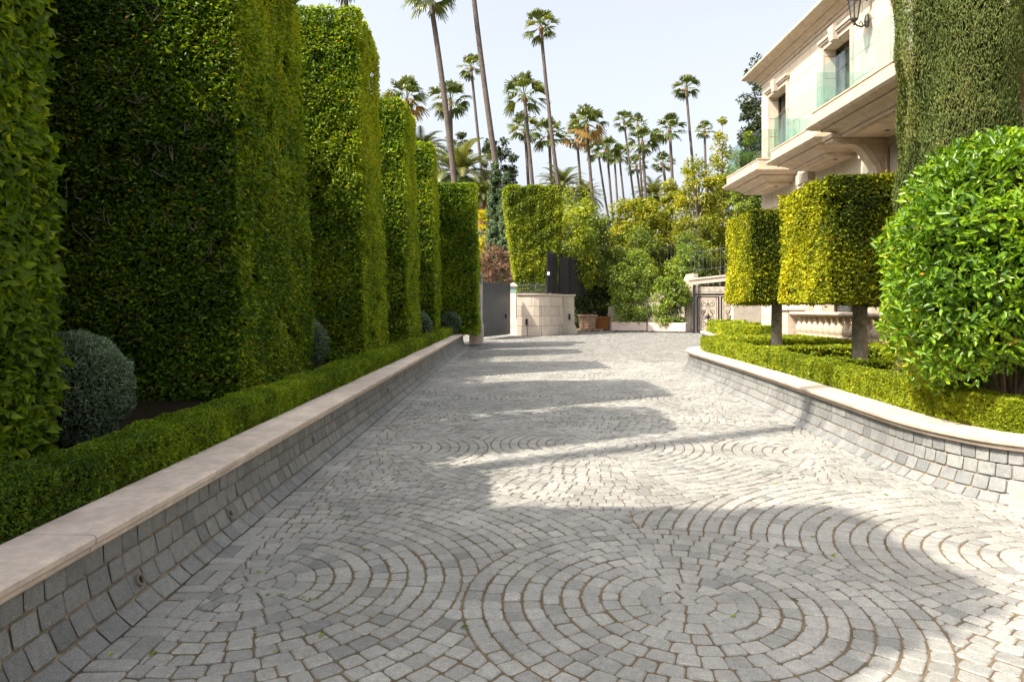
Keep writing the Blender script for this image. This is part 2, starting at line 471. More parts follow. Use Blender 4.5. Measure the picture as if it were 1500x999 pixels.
def stone(mb, poly, fmap, joint=.0040, bev=.0075, ch=.010, tilt=.004, depth=.03, lod=0, var=None, mi=0):
    if area(poly) < 0: poly = poly[::-1]
    p = inset(poly, joint * random.uniform(.6, 1.3))
    if len(p) < 3 or area(p) < .0003: return
    p = [(x + random.uniform(-.003, .003), y + random.uniform(-.003, .003)) for x, y in p]
    v = random.betavariate(7, 7) if var is None else var
    if random.random() < .06: v *= .5
    hz = random.uniform(-tilt, tilt); gx = random.uniform(-.03, .03); gy = random.uniform(-.03, .03)
    cx = sum(q[0] for q in p) / len(p); cy = sum(q[1] for q in p) / len(p)
    H = lambda q: hz + gx * (q[0] - cx) + gy * (q[1] - cy)
    if lod == 2:
        n = mb.add([fmap(q[0], q[1], H(q)) for q in p]); mb.face(range(n, n + len(p)), mi, v); return
    p = chamfer(p, ch)
    t = [(cx + (q[0] - cx) * (1 - bev / max(.02, math.hypot(q[0] - cx, q[1] - cy))), cy + (q[1] - cy) * (1 - bev / max(.02, math.hypot(q[0] - cx, q[1] - cy)))) for q in p]
    k = len(p)
    a = mb.add([fmap(q[0], q[1], H(q)) for q in t])
    b = mb.add([fmap(q[0], q[1], H(q) - bev * .75) for q in p])
    mb.face(range(a, a + k), mi, v)
    c = None
    if lod == 0: c = mb.add([fmap(q[0], q[1], -depth) for q in p])
    for i in range(k):
        j = (i + 1) % k
        mb.face((b + i, b + j, a + j, a + i), mi, v)
        if c is not None: mb.face((c + i, c + j, b + j, b + i), mi, v)

# ------------------------------------------------------------------ layout curves
LP = Path([(-1.90, -4), (-1.90, 6), (-1.90, 16), (-1.90, 28.7)], right=False)          # foot of the left wall
RP = Path([(11, 4.35), (8, 4.6), (5.6, 4.95), (4.5, 5.2), (4.02, 5.5), (3.78, 5.95), (3.68, 6.75), (3.79, 8.4), (4.0, 11.4), (4.17, 14.8),
           (4.27, 16.8), (4.55, 18.1), (5.2, 18.9), (6.2, 19.2), (8.9, 19.3)])           # foot of the right wall
FP = Path([(9.4, 22.4), (8.3, 22.6), (7.55, 23.4), (7.45, 24.8), (7.8, 27.5), (8.35, 30.6), (9.2, 32.6), (10.4, 33.4)])   # foot of the far bed

def in_bed(x, y):
    if 4.3 < y < 19.3 and x > 3.6:
        for q in (RP,):
            d = np.hypot(q.p[:, 0] - x, q.p[:, 1] - y); i = int(d.argmin())
            return (x - q.p[i, 0]) * q.n[i, 0] + (y - q.p[i, 1]) * q.n[i, 1] > .06
    if 22.3 < y < 33.5 and x > 7.3:
        d = np.hypot(FP.p[:, 0] - x, FP.p[:, 1] - y); i = int(d.argmin())
        return (x - FP.p[i, 0]) * FP.n[i, 0] + (y - FP.p[i, 1]) * FP.n[i, 1] > .06
    return False

# ------------------------------------------------------------------ ground and driveway
mb = MB(); n = mb.add([(-900, -300, -.07), (900, -300, -.07), (900, 1500, -.07), (-900, 1500, -.07)]); mb.face((n, n + 1, n + 2, n + 3))
tag(mb.build('ground', MT['ground']), kind='structure')

cen = [(-1.52, 3.96), (.96, 3.72), (3.45, 4.2), (-1.5, 7.75), (.98, 8.0), (3.45, 7.4), (-1.4, 12.0), (1.08, 12.25), (3.55, 11.8)]
par = [0, 1, 0, 1, 0, 1, 0, 1, 0]
for i in range(-1, 6):
    for j in range(-1, 13):
        if 0 <= i <= 2 and 0 <= j <= 2: continue
        cen.append((-1.52 + 2.48 * i + random.uniform(-.12, .12), 3.9 + 4.07 * j + random.uniform(-.25, .25))); par.append((i + j) % 2)
mb = MB()
EDGE = -1.685
def flat(x, y, h): return (x, y, h)
def drive_ok(x, y):
    if y < .7 or y > 49: return False
    if x < (EDGE - .085 if y < 29 else -2.6): return False
    if x > 14 or (y < 4.2 and x > 7): return False
    if abs(x) > .8 * y + 2.2: return False
    return not in_bed(x, y)
for ci, (cx, cy) in enumerate(cen):
    nb = [c for k, c in enumerate(cen) if k != ci and math.hypot(c[0] - cx, c[1] - cy) < 7 and par[k] == 0]
    discs = [c for k, c in enumerate(cen) if k != ci and math.hypot(c[0] - cx, c[1] - cy) < 4.5 and par[k] == 1]
    RD = .05 + .1071 * 11 + .001
    isdisc = par[ci] == 1
    dr = .1071
    for k in range(-1, 11 if isdisc else 36):
        r0 = .05 + k * dr if k >= 0 else 0
        r1 = .05 + (k + 1) * dr
        rm = (r0 + r1) / 2
        nst = max(1, round(2 * math.pi * rm / .118)) if k >= 0 else 1
        if k == 0: nst = 5
        off = random.uniform(0, 6.28)
        wj = [random.uniform(-.12, .12) for _ in range(nst + 1)]
        for s_ in range(nst):
            a0 = off + 2 * math.pi * (s_ + wj[s_]) / nst; a1 = off + 2 * math.pi * (s_ + 1 + (wj[s_ + 1] if s_ < nst - 1 else wj[0])) / nst
            am = (a0 + a1) / 2
            mx, my = cx + rm * math.cos(am), cy + rm * math.sin(am)
            if not (drive_ok(mx, my)): continue
            dm = rm
            if not isdisc and any(math.hypot(mx - c[0], my - c[1]) < dm - .18 for c in nb): continue
            if not isdisc and any(math.hypot(mx - c[0], my - c[1]) < RD - .12 for c in discs): continue
            if k < 0:
                poly = [(cx + .05 * math.cos(a), cy + .05 * math.sin(a)) for a in (0, 1.05, 2.1, 3.14, 4.2, 5.24)]
            else:
                poly = [(cx + r * math.cos(a), cy + r * math.sin(a)) for r, a in ((r0, a0), (r1, a0), (r1, a1), (r0, a1))]
                if k < 3:
                    poly = [(cx + r * math.cos(a), cy + r * math.sin(a)) for r, a in ((r0 * .97, a0), (r1, a0), (r1, (a0 + a1) / 2), (r1, a1), (r0 * .97, a1))]
                if k > 2:
                    poly = [(cx + r * math.cos(a), cy + r * math.sin(a)) for r, a in ((r0 + .0018, a0), (r1 - .0018, a0), (r1 - .0018, a1), (r0 + .0018, a1))]
            for c in (() if isdisc else discs):
                ddx, ddy = mx - c[0], my - c[1]; l = math.hypot(ddx, ddy)
                if l < RD + .2:
                    poly = clip_half(poly, c[0] + ddx / l * RD, c[1] + ddy / l * RD, -ddx / l, -ddy / l)
                    if len(poly) < 3: break
            if len(poly) < 3: continue
            if isdisc and any(math.hypot(mx - c[0], my - c[1]) < math.hypot(mx - cx, my - cy) - .35 for c in discs): continue
            for c in (discs if isdisc and rm > 1.1 else nb if not isdisc else ()):
                nx, ny = c[0] - cx, c[1] - cy
                poly = clip_half(poly, (cx + c[0]) / 2, (cy + c[1]) / 2, nx, ny)
                if len(poly) < 3: break
            if len(poly) < 3: continue
            if my < 29.2 and min(q[0] for q in poly) < EDGE:
                poly = clip_half(poly, EDGE, 0, -1, 0)
                if len(poly) < 3: continue
            stone(mb, poly, flat, lod=0 if my < 9 else (1 if my < 20 else 2))
# woven border along the left wall
y = .8; flip = 0
while y < 28.6:
    x0, x1 = -1.905, EDGE; xm = (x0 + x1) / 2
    if flip % 2 == 0:
        for i in range(2):
            stone(mb, [(x0, y), (x1, y), (x1, y + .105), (x0, y + .105)], flat, lod=0 if y < 9 else 1); y += .105
    else:
        stone(mb, [(x0, y), (xm, y), (xm, y + .21), (x0, y + .21)], flat, lod=0 if y < 9 else 1)
        stone(mb, [(xm, y), (x1, y), (x1, y + .21), (xm, y + .21)], flat, lod=0 if y < 9 else 1); y += .21
    flip += 1
mb.mi = [0] * len(mb.f)
n = mb.add([(-4, -6, -.0072), (16, -6, -.0072), (16, 50, -.0072), (-4, 50, -.0072)]); mb.face((n, n + 1, n + 2, n + 3), 1)
tag(mb.build('driveway', [MT['cobble'], MT['mortar']]), kind='structure')

n = 70
X = np.where(RNG.uniform(0, 1, n) < .6, RNG.uniform(-1.85, -.9, n), RNG.uniform(-.5, 3.4, n)); Y = RNG.uniform(2.2, 14, n)
ok = np.array([not in_bed(x, y) for x, y in zip(X, Y)])
P = np.stack([X, Y, np.full(n, .008)], 1)[ok]
tag(leaf_mesh('fallen_leaves', P, np.tile([0, 0, 1.], (len(P), 1)), .045, .02, MT['ficus'], rnd=.15, lift=0, up=.05, upn=0, vbias=.2), 'small fallen leaves scattered over the paving', 'leaves', kind='stuff')

# ------------------------------------------------------------------ retaining walls
PROF = [(0, 0.0), (.085, .075), (.135, .185), (.157, .300), (.163, .418)]
def prof_at(t):
    pl = [0.]
    for a, b in zip(PROF[:-1], PROF[1:]): pl.append(pl[-1] + math.hypot(b[0] - a[0], b[1] - a[1]))
    o = np.interp(t, pl, [p[0] for p in PROF]); z = np.interp(t, pl, [p[1] for p in PROF])
    e = .03
    o2 = np.interp(t + e, pl, [p[0] for p in PROF]); z2 = np.interp(t + e, pl, [p[1] for p in PROF])
    o1 = np.interp(t - e, pl, [p[0] for p in PROF]); z1 = np.interp(t - e, pl, [p[1] for p in PROF])
    dx, dz = o2 - o1, z2 - z1; l = math.hypot(dx, dz) or 1
    return float(o), float(z), -dz / l, dx / l, pl          # normal points out of the bed and up

def retaining(label, path, s0, s1, near, topw, group=None, hole_s=(), limemat='lime', dz=0.):
    x, y, _, _ = path.pos((s0 + s1) / 2)
    t = empty('retaining_wall', (0, 0, 0)); tag(t, label, 'wall', group)
    mb = MB()
    pl = prof_at(0)[4]
    def fm(u, v, h):
        o, z, no, nz, _ = prof_at(v)
        px, py, nx, ny = path.pos(u, o + no * h)
        return (float(px), float(py), z + nz * h + dz)
    for r in range(4):
        q = s0 + random.uniform(0, .08)
        while q < s1:
            w = random.uniform(.125, .18)
            X, Y, _, _ = path.pos(q)
            lod = 1 if Y < near else 2
            stone(mb, [(q, pl[r]), (q + w, pl[r]), (q + w, pl[r + 1]), (q, pl[r + 1])], fm, joint=.0048, bev=.007, ch=.009, tilt=.0025, lod=lod)
            q += w
    mb.build('stone_face', MT['wallcobble'], t)
    mb = MB()
    sweep(mb, path, [(o + .012, z - .004 + dz) for o, z in PROF] + [(.30, .418 + dz), (.30, -.05 + dz), (.012, -.05 + dz)], s0, s1, .3)
    mb.build('mortar_bed', MT['wallmortar'], t)
    # coping: bed mould, fillet and slab with a rounded nose, cut into lengths
    q = s0; k = 0
    mbc = MB()
    while q < s1 - .05:
        e = min(s1, q + random.uniform(1.25, 1.6))
        f = .128
        A = [(f, .420), (f - .012, .432), (f - .014, .452), (f - .002, .462), (f - .03, .464), (f - .042, .472), (f - .045, .500), (f - .038, .511), (f - .02, .515), (f + topw, .516), (f + topw, .420)]
        sweep(mbc, path, [(o, z + dz) for o, z in A], q, e - .007, .12)
        q = e
    mbc.build('coping', MT[limemat], t)
    for hs, row in hole_s:
        o, z, no, nz, _ = prof_at((pl[row] + pl[row + 1]) / 2)
        px, py, nx, ny = path.pos(hs, o)
        c = Vector((float(px), float(py), z + dz)); d = Vector((float(nx) * no, float(ny) * no, nz)).normalized()
        m = MB()
        u = Vector((0, 1, 0)); w = d.cross(u).normalized()
        rg = []
        for rad, hh in ((.034, -.02), (.034, .016), (.024, .016), (.022, -.03)):
            rg.append([tuple(c + d * hh + (u * math.cos(a) + w * math.sin(a)) * rad) for a in [2 * math.pi * i / 14 for i in range(14)]])
        m.rings(rg, 0, cap=False)
        n0 = m.add([tuple(c + d * .003 + (u * math.cos(a) + w * math.sin(a)) * .0235) for a in [2 * math.pi * i / 14 for i in range(14)]])
        m.face(range(n0, n0 + 14), 1)
        m.build('weep_pipe', [MT['pipe'], MT['dark']], t)
    return t

retaining('long low cobble wall with pink stone coping along the left hedges', LP, 4.5, LP.len, 14, .31, limemat='limepink',
          hole_s=((4 + 3.68, 1), (4 + 4.85, 1), (4 + 7.0, 2), (4 + 11.2, 2)))
s_end = RP.len
retaining('curved cobble wall with cream coping under the square topiary trees', RP, 2.0, s_end, 14, .36)
retaining('short curved cobble wall before the iron gate, farthest bed on the right', FP, .3, FP.len, 0, .3)

# soil of the beds
def soil(name, pts, z):
    m = MB(); m.prism(pts, z - .45, z); tag(m.build(name, MT['soil']), kind='structure')
soil('soil', [(-9.5, -4), (-2.19, -4), (-2.19, 28.7), (-9.5, 28.7)], .44)
b = [(float(x), float(y)) for x, y in zip(*RP.pos(np.linspace(2., s_end, 60), .29)[:2])]
soil('soil', b[::-1] + [(8.8, 4.9), (10.5, 4.9)][:0] if False else b + [(8.8, 19.0), (10.9, 19.0), (10.9, 4.9)], .45)
b = [(float(x), float(y)) for x, y in zip(*FP.pos(np.linspace(.3, FP.len, 30), .28)[:2])]
soil('soil', b + [(14, 33.4), (14, 24.6), (9.3, 24.5)], .45)

# ------------------------------------------------------------------ low clipped box hedges
def low_hedge(label, path, s0, s1, o0, o1, z0, z1, mat, name='box_hedge', group=None, cov=2.3, base=.019, seed=3, ends=True, vb=0.):
    t = empty(name, (0, 0, 0)); tag(t, label, 'hedge', group)
    w = o1 - o0; h = z1 - z0
    Ps, Ns, Ls = [], [], []
    per = h + w + h
    q = s0; ds = .5
    while q < s1:
        e = min(q + ds, s1)
        X, Y, _, _ = path.pos((q + e) / 2)
        D = max(2.2, math.hypot(X, Y))
        L = base * max(1., D / 6.5)
        n = int((e - q) * per * cov / (L * L * .30))
        u = RNG.uniform(q, e, n); r = RNG.uniform(0, per, n)
        front = r < h; top = (r >= h) & (r < h + w)
        off = np.where(front, o0, np.where(top, o0 + (r - h), o1))
        z = np.where(front, z0 + r, np.where(top, z1, z1 - (r - h - w)))
        # rounded shoulders
        rr = .035
        oc = np.clip(off, o0 + rr, o1 - rr); zc = np.minimum(z, z1 - rr)
        do, dz = off - oc, z - zc; l = np.maximum(np.hypot(do, dz), 1e-6)
        off = oc + do / l * rr; z = zc + dz / l * rr
        x, y, nx, ny = path.pos(u, 0.)
        P0 = np.stack([x + nx * off, y + ny * off, z], 1)
        N0 = np.stack([nx * do / l, ny * do / l, dz / l], 1)
        wv = Wave(6, seed); w2 = Wave(22, seed + 1)
        d = wv(P0) * .014 + w2(P0) * .010 - RNG.uniform(0, 1, n) ** 2 * .03
        Ps.append(P0 + N0 * d[:, None]); Ns.append(N0); Ls.append(np.full(n, L))
        q = e
    if ends:
        for q, sg in ((s0, -1), (s1, 1)):
            X, Y, nx, ny = path.pos(q); D = max(2.2, math.hypot(X, Y)); L = base * max(1., D / 6.5)
            n = int(w * h * cov / (L * L * .3)); off = RNG.uniform(o0, o1, n); z = RNG.uniform(z0, z1, n)
            tx, ty = -ny * sg, nx * sg
            a, b_, _, _ = path.pos(q + .1); a0, b0, _, _ = path.pos(q - .1)
            tx, ty = (a - a0), (b_ - b0); l = math.hypot(tx, ty) or 1; tx, ty = tx / l * sg, ty / l * sg
            P0 = np.stack([X + nx * off + tx * RNG.uniform(-.03, .01, n), Y + ny * off + ty * RNG.uniform(-.03, .01, n), z], 1)
            Ps.append(P0); Ns.append(np.tile([tx, ty, 0.], (n, 1))); Ls.append(np.full(n, L))
    P = np.vstack(Ps); Nn = np.vstack(Ns); L = np.concatenate(Ls)
    leaf_mesh('foliage', P, Nn, L * 1.1, L * .62, mat, t, rnd=.8, lift=.7, up=.3, clump=1.5, vbias=vb, upn=.25)
    m = MB(); sweep(m, path, [(o0 + .03, z0), (o0 + .03, z1 - .03), (o1 - .03, z1 - .03), (o1 - .03, z0)], s0 + .03, s1 - .03, .2)
    m.build('shade_core', MT['core'], t)
    return t

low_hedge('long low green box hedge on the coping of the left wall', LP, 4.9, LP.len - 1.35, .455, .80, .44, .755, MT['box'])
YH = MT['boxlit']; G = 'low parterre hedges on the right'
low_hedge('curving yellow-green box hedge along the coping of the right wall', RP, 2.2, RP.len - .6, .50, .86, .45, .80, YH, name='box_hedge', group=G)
def strip(label, pts, w=.36, z1=.80, z0=.45, g=G):
    p = Path(pts); low_hedge(label, p, 0, p.len, -w / 2, w / 2, z0, z1, YH, group=g, base=.024, cov=2.0)
strip('low cross hedge just in front of the nearer topiary trunk', [(4.75, 10.05), (6, 10.1), (7.3, 10.2)], z1=.81)
strip('low cross hedge between the two topiary trunks', [(4.95, 13.5), (6, 13.6), (7.2, 13.8)])
strip('low hedge running along the foot of the stone balustrade', [(7.45, 7.2), (7.5, 12), (7.5, 18)], z1=.82)
strip('low diagonal hedge behind the farther topiary trunk', [(4.95, 17.3), (6.0, 16.4), (7.1, 15.4)])
strip('low hedge curling round the far end of the near right bed', [(5.0, 17.75), (5.9, 17.9), (7.2, 17.9)])
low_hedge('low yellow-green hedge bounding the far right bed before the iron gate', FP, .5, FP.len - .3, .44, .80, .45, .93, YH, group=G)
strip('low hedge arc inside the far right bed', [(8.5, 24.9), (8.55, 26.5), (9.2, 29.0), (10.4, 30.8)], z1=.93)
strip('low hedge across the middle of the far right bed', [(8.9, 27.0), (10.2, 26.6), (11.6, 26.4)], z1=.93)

# ------------------------------------------------------------------ tall clipped hedges on the left
GH = 'tall clipped hedge columns on the left'
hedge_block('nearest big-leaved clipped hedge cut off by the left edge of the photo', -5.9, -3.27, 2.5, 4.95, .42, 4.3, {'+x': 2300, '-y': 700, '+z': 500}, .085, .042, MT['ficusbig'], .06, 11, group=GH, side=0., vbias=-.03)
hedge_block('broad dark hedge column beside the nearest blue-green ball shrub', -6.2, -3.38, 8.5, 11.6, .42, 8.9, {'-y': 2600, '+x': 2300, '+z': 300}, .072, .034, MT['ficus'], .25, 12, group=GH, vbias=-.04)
hb1 = bpy.data.objects['clipped_hedge.001']
m = MB()
for k in range(90):
    x, z = random.uniform(-.9, 1.3), random.uniform(.6, 7); p = Vector((x, -1.52 + .12 * z / 8.5, z))
    for j in range(random.choice((1, 1, 2, 3))):
        q = p + Vector((random.uniform(-.16, .16), random.uniform(-.06, .03), random.uniform(-.02, .22))); m.tube([p, p.lerp(q, .5) + Vector((random.uniform(-.03, .03), -.01, 0)), q], [.006, .0045, .002], 4)
tag(m.build('bare_twigs', MT['limb'], hb1), kind='stuff')
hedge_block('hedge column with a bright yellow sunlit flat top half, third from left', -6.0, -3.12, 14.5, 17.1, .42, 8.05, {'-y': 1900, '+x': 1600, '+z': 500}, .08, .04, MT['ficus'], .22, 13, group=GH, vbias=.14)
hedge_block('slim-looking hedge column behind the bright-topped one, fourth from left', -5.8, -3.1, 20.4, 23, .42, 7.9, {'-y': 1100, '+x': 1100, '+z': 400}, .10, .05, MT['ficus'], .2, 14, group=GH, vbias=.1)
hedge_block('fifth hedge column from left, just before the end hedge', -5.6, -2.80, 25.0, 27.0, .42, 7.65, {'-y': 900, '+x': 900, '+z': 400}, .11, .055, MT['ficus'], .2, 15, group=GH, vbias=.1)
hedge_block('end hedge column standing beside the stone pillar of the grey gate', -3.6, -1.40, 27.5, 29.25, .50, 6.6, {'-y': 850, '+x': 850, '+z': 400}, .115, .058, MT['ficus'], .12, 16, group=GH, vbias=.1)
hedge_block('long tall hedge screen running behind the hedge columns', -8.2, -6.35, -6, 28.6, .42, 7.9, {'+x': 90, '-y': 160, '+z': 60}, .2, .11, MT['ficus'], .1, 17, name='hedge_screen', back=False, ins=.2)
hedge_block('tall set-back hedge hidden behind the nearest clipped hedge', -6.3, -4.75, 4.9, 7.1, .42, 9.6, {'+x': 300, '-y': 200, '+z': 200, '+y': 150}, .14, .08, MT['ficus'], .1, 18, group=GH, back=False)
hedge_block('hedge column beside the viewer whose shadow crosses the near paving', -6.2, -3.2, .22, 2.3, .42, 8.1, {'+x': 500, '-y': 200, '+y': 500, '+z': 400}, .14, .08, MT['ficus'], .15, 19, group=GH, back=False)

# ------------------------------------------------------------------ ball shrubs
def ball(label, x, y, z, r, n, L):
    t = empty('ball_shrub', (x, y, z - r)); tag(t, label, 'shrub', 'blue-green ball shrubs')
    N0 = unit(RNG.normal(size=(n, 3)))
    wv = Wave(5 / r * .5, 31); w2 = Wave(16 / r * .5, 32)
    d = 1 + .045 * wv(N0 * r) + .035 * w2(N0 * r) - RNG.uniform(0, 1, n) ** 2 * .14
    P = N0 * r * d[:, None] * np.array([1, 1, .97]) + np.array([0, 0, r])
    leaf_mesh('foliage', P, N0, L, L * .3, MT['blue'], t, rnd=.9, lift=.9, up=.35, clump=4)
    m = MB(); m.lathe((0, 0, r), [(max(.02, r * .86 * math.cos(a)), r * .86 * math.sin(a)) for a in [R(-88 + 16 * i) for i in range(12)]], 20)
    m.build('shade_core', MT['core'], t)
ball('largest blue-green ball shrub between the two nearest hedges', -3.80, 5.85, .90, .49, 28000, .036)
ball('blue-green ball shrub in front of the bright-topped hedge column', -4.02, 12.9, .93, .52, 12000, .05)
ball('blue-green ball shrub before the fifth hedge column', -3.35, 23.9, .95, .53, 5000, .075)
ball('small blue-green ball shrub before the end hedge', -2.42, 26.95, .98, .40, 3500, .08)

# ------------------------------------------------------------------ square topiary trees
def topiary(label, x, y, hw, z0, z1, seed):
    t = empty('topiary_tree', (x, y, .45)); tag(t, label, 'tree', 'square topiary trees')
    P, Nn = box_points(-hw, hw, -hw, hw, z0 - .45, z1 - .45, {'-x': 4600, '-y': 4600, '+z': 2200, '-z': 1500, '+x': 800, '+y': 800}, 0, .03, .045, seed)
    leaf_mesh('crown', P, Nn, .058, .028, MT['topiary'], t, rnd=.55, lift=.5, clump=1.2, vbias=.02 + np.where(Nn[:, 0] < -.6, .15, 0.), upn=.2)  # leaves of the sun-facing left face lightened: sunlight put into their tone
    m = MB(); core_box(m, -hw, hw, -hw, hw, z0 - .45 + .1, z1 - .45, .1); m.build('shade_core', MT['core'], t)
    m = MB(); m.tube([(0, 0, -.05), (.01, 0, .1), (0, .01, .6), (.005, 0, z0 - .3)], [.135, .12, .112, .105], 14)
    m.build('trunk', MT['bark'], t, smooth=True)
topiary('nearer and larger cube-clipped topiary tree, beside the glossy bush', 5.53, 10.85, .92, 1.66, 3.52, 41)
topiary('farther cube-clipped topiary tree with sunlit yellow left face', 5.66, 14.6, .84, 1.70, 3.56, 42)

# ------------------------------------------------------------------ glossy bush
def glossy_bush():
    t = empty('glossy_bush', (4.72, 6.5, .45)); tag(t, 'large glossy bright green bush at the right edge', 'bush')
    n = 30000
    N0 = unit(RNG.normal(size=(n, 3)))
    N0 = N0[(N0[:, 2] > -.9)]; n = len(N0)
    rad = np.array([1.16, 1.1, 1.28])
    wv = Wave(1.7, 51); w2 = Wave(4.2, 52)
    d = 1 + .07 * wv(N0 * 1.2) + .06 * w2(N0 * 1.2) - RNG.uniform(0, 1, n) ** 1.4 * .42 - np.maximum(Wave(3.3, 53)(N0 * 1.2) - .3, 0) * .26
    P = N0 * rad * d[:, None] + np.array([0, 0, 1.58])
    Nn = unit(N0 / rad)
    leaf_mesh('foliage', P, Nn, RNG.uniform(.055, .108, n), .034, MT['bush'], t, vbias=.08 * Wave(2.2, 55)(N0) + .14 * RNG.normal(size=n), rnd=.75, lift=.75, up=.35, fold=.22, curl=.22, hero=True, clump=1.2)
    m = MB()
    for i in range(26):
        a = random.uniform(0, 6.28); e = random.uniform(.1, 1.3)
        d = Vector((math.cos(a) * math.cos(e), math.sin(a) * math.cos(e), math.sin(e)))
        p0 = Vector((random.uniform(-.1, .1), random.uniform(-.1, .1), 0)); p2 = Vector((0, 0, 1.5)) + Vector((d.x * 1.0, d.y * .95, d.z * 1.1 - .35))
        p1 = p0.lerp(p2, .5) + Vector((0, 0, .15))
        m.tube([p0, p1, p2], [.014, .009, .004], 6)
    m.build('branches', MT['twig'], t)
    m = MB(); m.lathe((0, 0, 1.65), [(max(.03, .78 * math.cos(x)), .95 * math.sin(x)) for x in [R(-80 + 16 * i) for i in range(11)]], 14); m.build('shade_core', MT['core'], t)
glossy_bush()

# ------------------------------------------------------------------ columnar cypress by the house
def column_cypress():
    x, y, r, h = 5.41, 8.3, .675, 7.4
    t = empty('columnar_cypress', (x, y, .45)); tag(t, 'thick clipped cypress column rising behind the glossy bush', 'tree')
    n = 170000
    a = RNG.uniform(0, 2 * math.pi, n); z = RNG.uniform(.2, h, n)
    N0 = np.stack([np.cos(a), np.sin(a), np.zeros(n)], 1)
    P = N0 * r; P[:, 2] = z
    w1 = Wave(1.5, 61); w2 = Wave(7, 62); w3 = Wave(2.5, 63)
    sp = P.copy(); sp[:, 2] *= .35
    w4 = Wave(9, 64); sq = P.copy(); sq[:, 2] *= .16
    d = .035 * w1(P) + .045 * w2(sp) + .03 * w4(sq) - np.minimum(np.maximum(w3(sp) - .8, 0) * .3, .09) - RNG.uniform(0, 1, n) ** 2 * .07
    P = P + N0 * d[:, None]
    T = np.tile([0, 0, 1.], (n, 1)) + .35 * RNG.normal(size=(n, 3))
    leaf_mesh('foliage', P, N0, .048, .0095, MT['cypress'], t, rnd=.8, lift=.3, up=.6, clump=1.6, T=T, vbias=.16 * w4(sq) + .10 * w2(sp))
    m = MB(); m.lathe((0, 0, 0), [(.2, -.05), (r - .22, .25), (r - .21, h - .25), (.15, h - .1)], 24); m.build('shade_core', MT['core'], t)
column_cypress()

# ------------------------------------------------------------------ the house
HX = 8.85; HY0, HY1 = 2.5, 24.2; ZC = 9.6; FL = 6.15
house = empty('house', (HX, 13, 0)); tag(house, 'cream limestone mansion with upper balconies on the right', 'house')
def hpart(mb, name, mat, parent=house, smooth=False):
    # everything modelled in world coordinates and moved into the house's frame
    off = (0, 0, 0)
    mb.v = [(p[0] - HX, p[1] - 13, p[2]) for p in mb.v]
    return mb.build(name, mat, parent, smooth)
openings = [(21.95, 23.45, FL, 8.78), (17.8, 19.3, FL, 8.86), (12.2, 13.9, FL, 8.86), (7.2, 8.9, FL, 8.86), (17.6, 19.4, 1.2, 4.3), (12.0, 14.0, 1.2, 4.3)]
m = MB()
ys = sorted(set([HY0, HY1] + [o[0] for o in openings] + [o[1] for o in openings])); zs = sorted(set([0, ZC] + [o[2] for o in openings] + [o[3] for o in openings]))
# facade as vertical strips split around the openings
def strips():
    out = []
    for a, b in zip(ys[:-1], ys[1:]):
        mid = (a + b) / 2
        ops = sorted([(o[2], o[3]) for o in openings if o[0] <= mid <= o[1]])
        z = 0.
        for (p, q) in ops:
            out.append((a, b, z, p)); z = q
        out.append((a, b, z, ZC))
    return out
for a, b, p, q in strips(): m.box(HX, HX + .42, a, b, p, q)
m.box(HX + .42, 22, HY1 - .4, HY1, 0, ZC); m.box(HX + .42, 22, HY0, HY0 + .4, 0, ZC); m.box(21.6, 22, HY0 + .4, HY1 - .4, 0, ZC)
hpart(m, 'wall', MT['ashlar'])
m = MB(); m.box(HX + .45, 21.5, HY0 + .45, HY1 - .45, ZC - .1, ZC + .12); hpart(m, 'flat_roof', MT['lime'])
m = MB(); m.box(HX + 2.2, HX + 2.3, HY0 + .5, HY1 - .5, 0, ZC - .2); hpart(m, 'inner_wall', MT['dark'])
# cornice: sweep round the far corner
cp = Path([(HX, HY0), (HX, 12), (HX, HY1 - .05)], step=1.)
CPR = [(.03, ZC - .16), (-.05, ZC - .16), (-.05, ZC - .07), (-.10, ZC - .065), (-.13, ZC - .02), (-.22, ZC + .03), (-.25, ZC + .03), (-.25, ZC + .075), (-.33, ZC + .08), (-.36, ZC + .11), (-.44, ZC + .13), (-.52, ZC + .17), (-.55, ZC + .20), (-.55, ZC + .27), (-.50, ZC + .30), (.03, ZC + .32)]
m = MB()
yy = [HY0 - .5, HY1]
rr = [[(HX + o, HY0 - .3, z) for o, z in CPR], [(HX + o, HY1 - o * 0 + abs(min(o, 0)), z) for o, z in CPR], [(22, HY1 + abs(min(o, 0)), z) for o, z in CPR]]
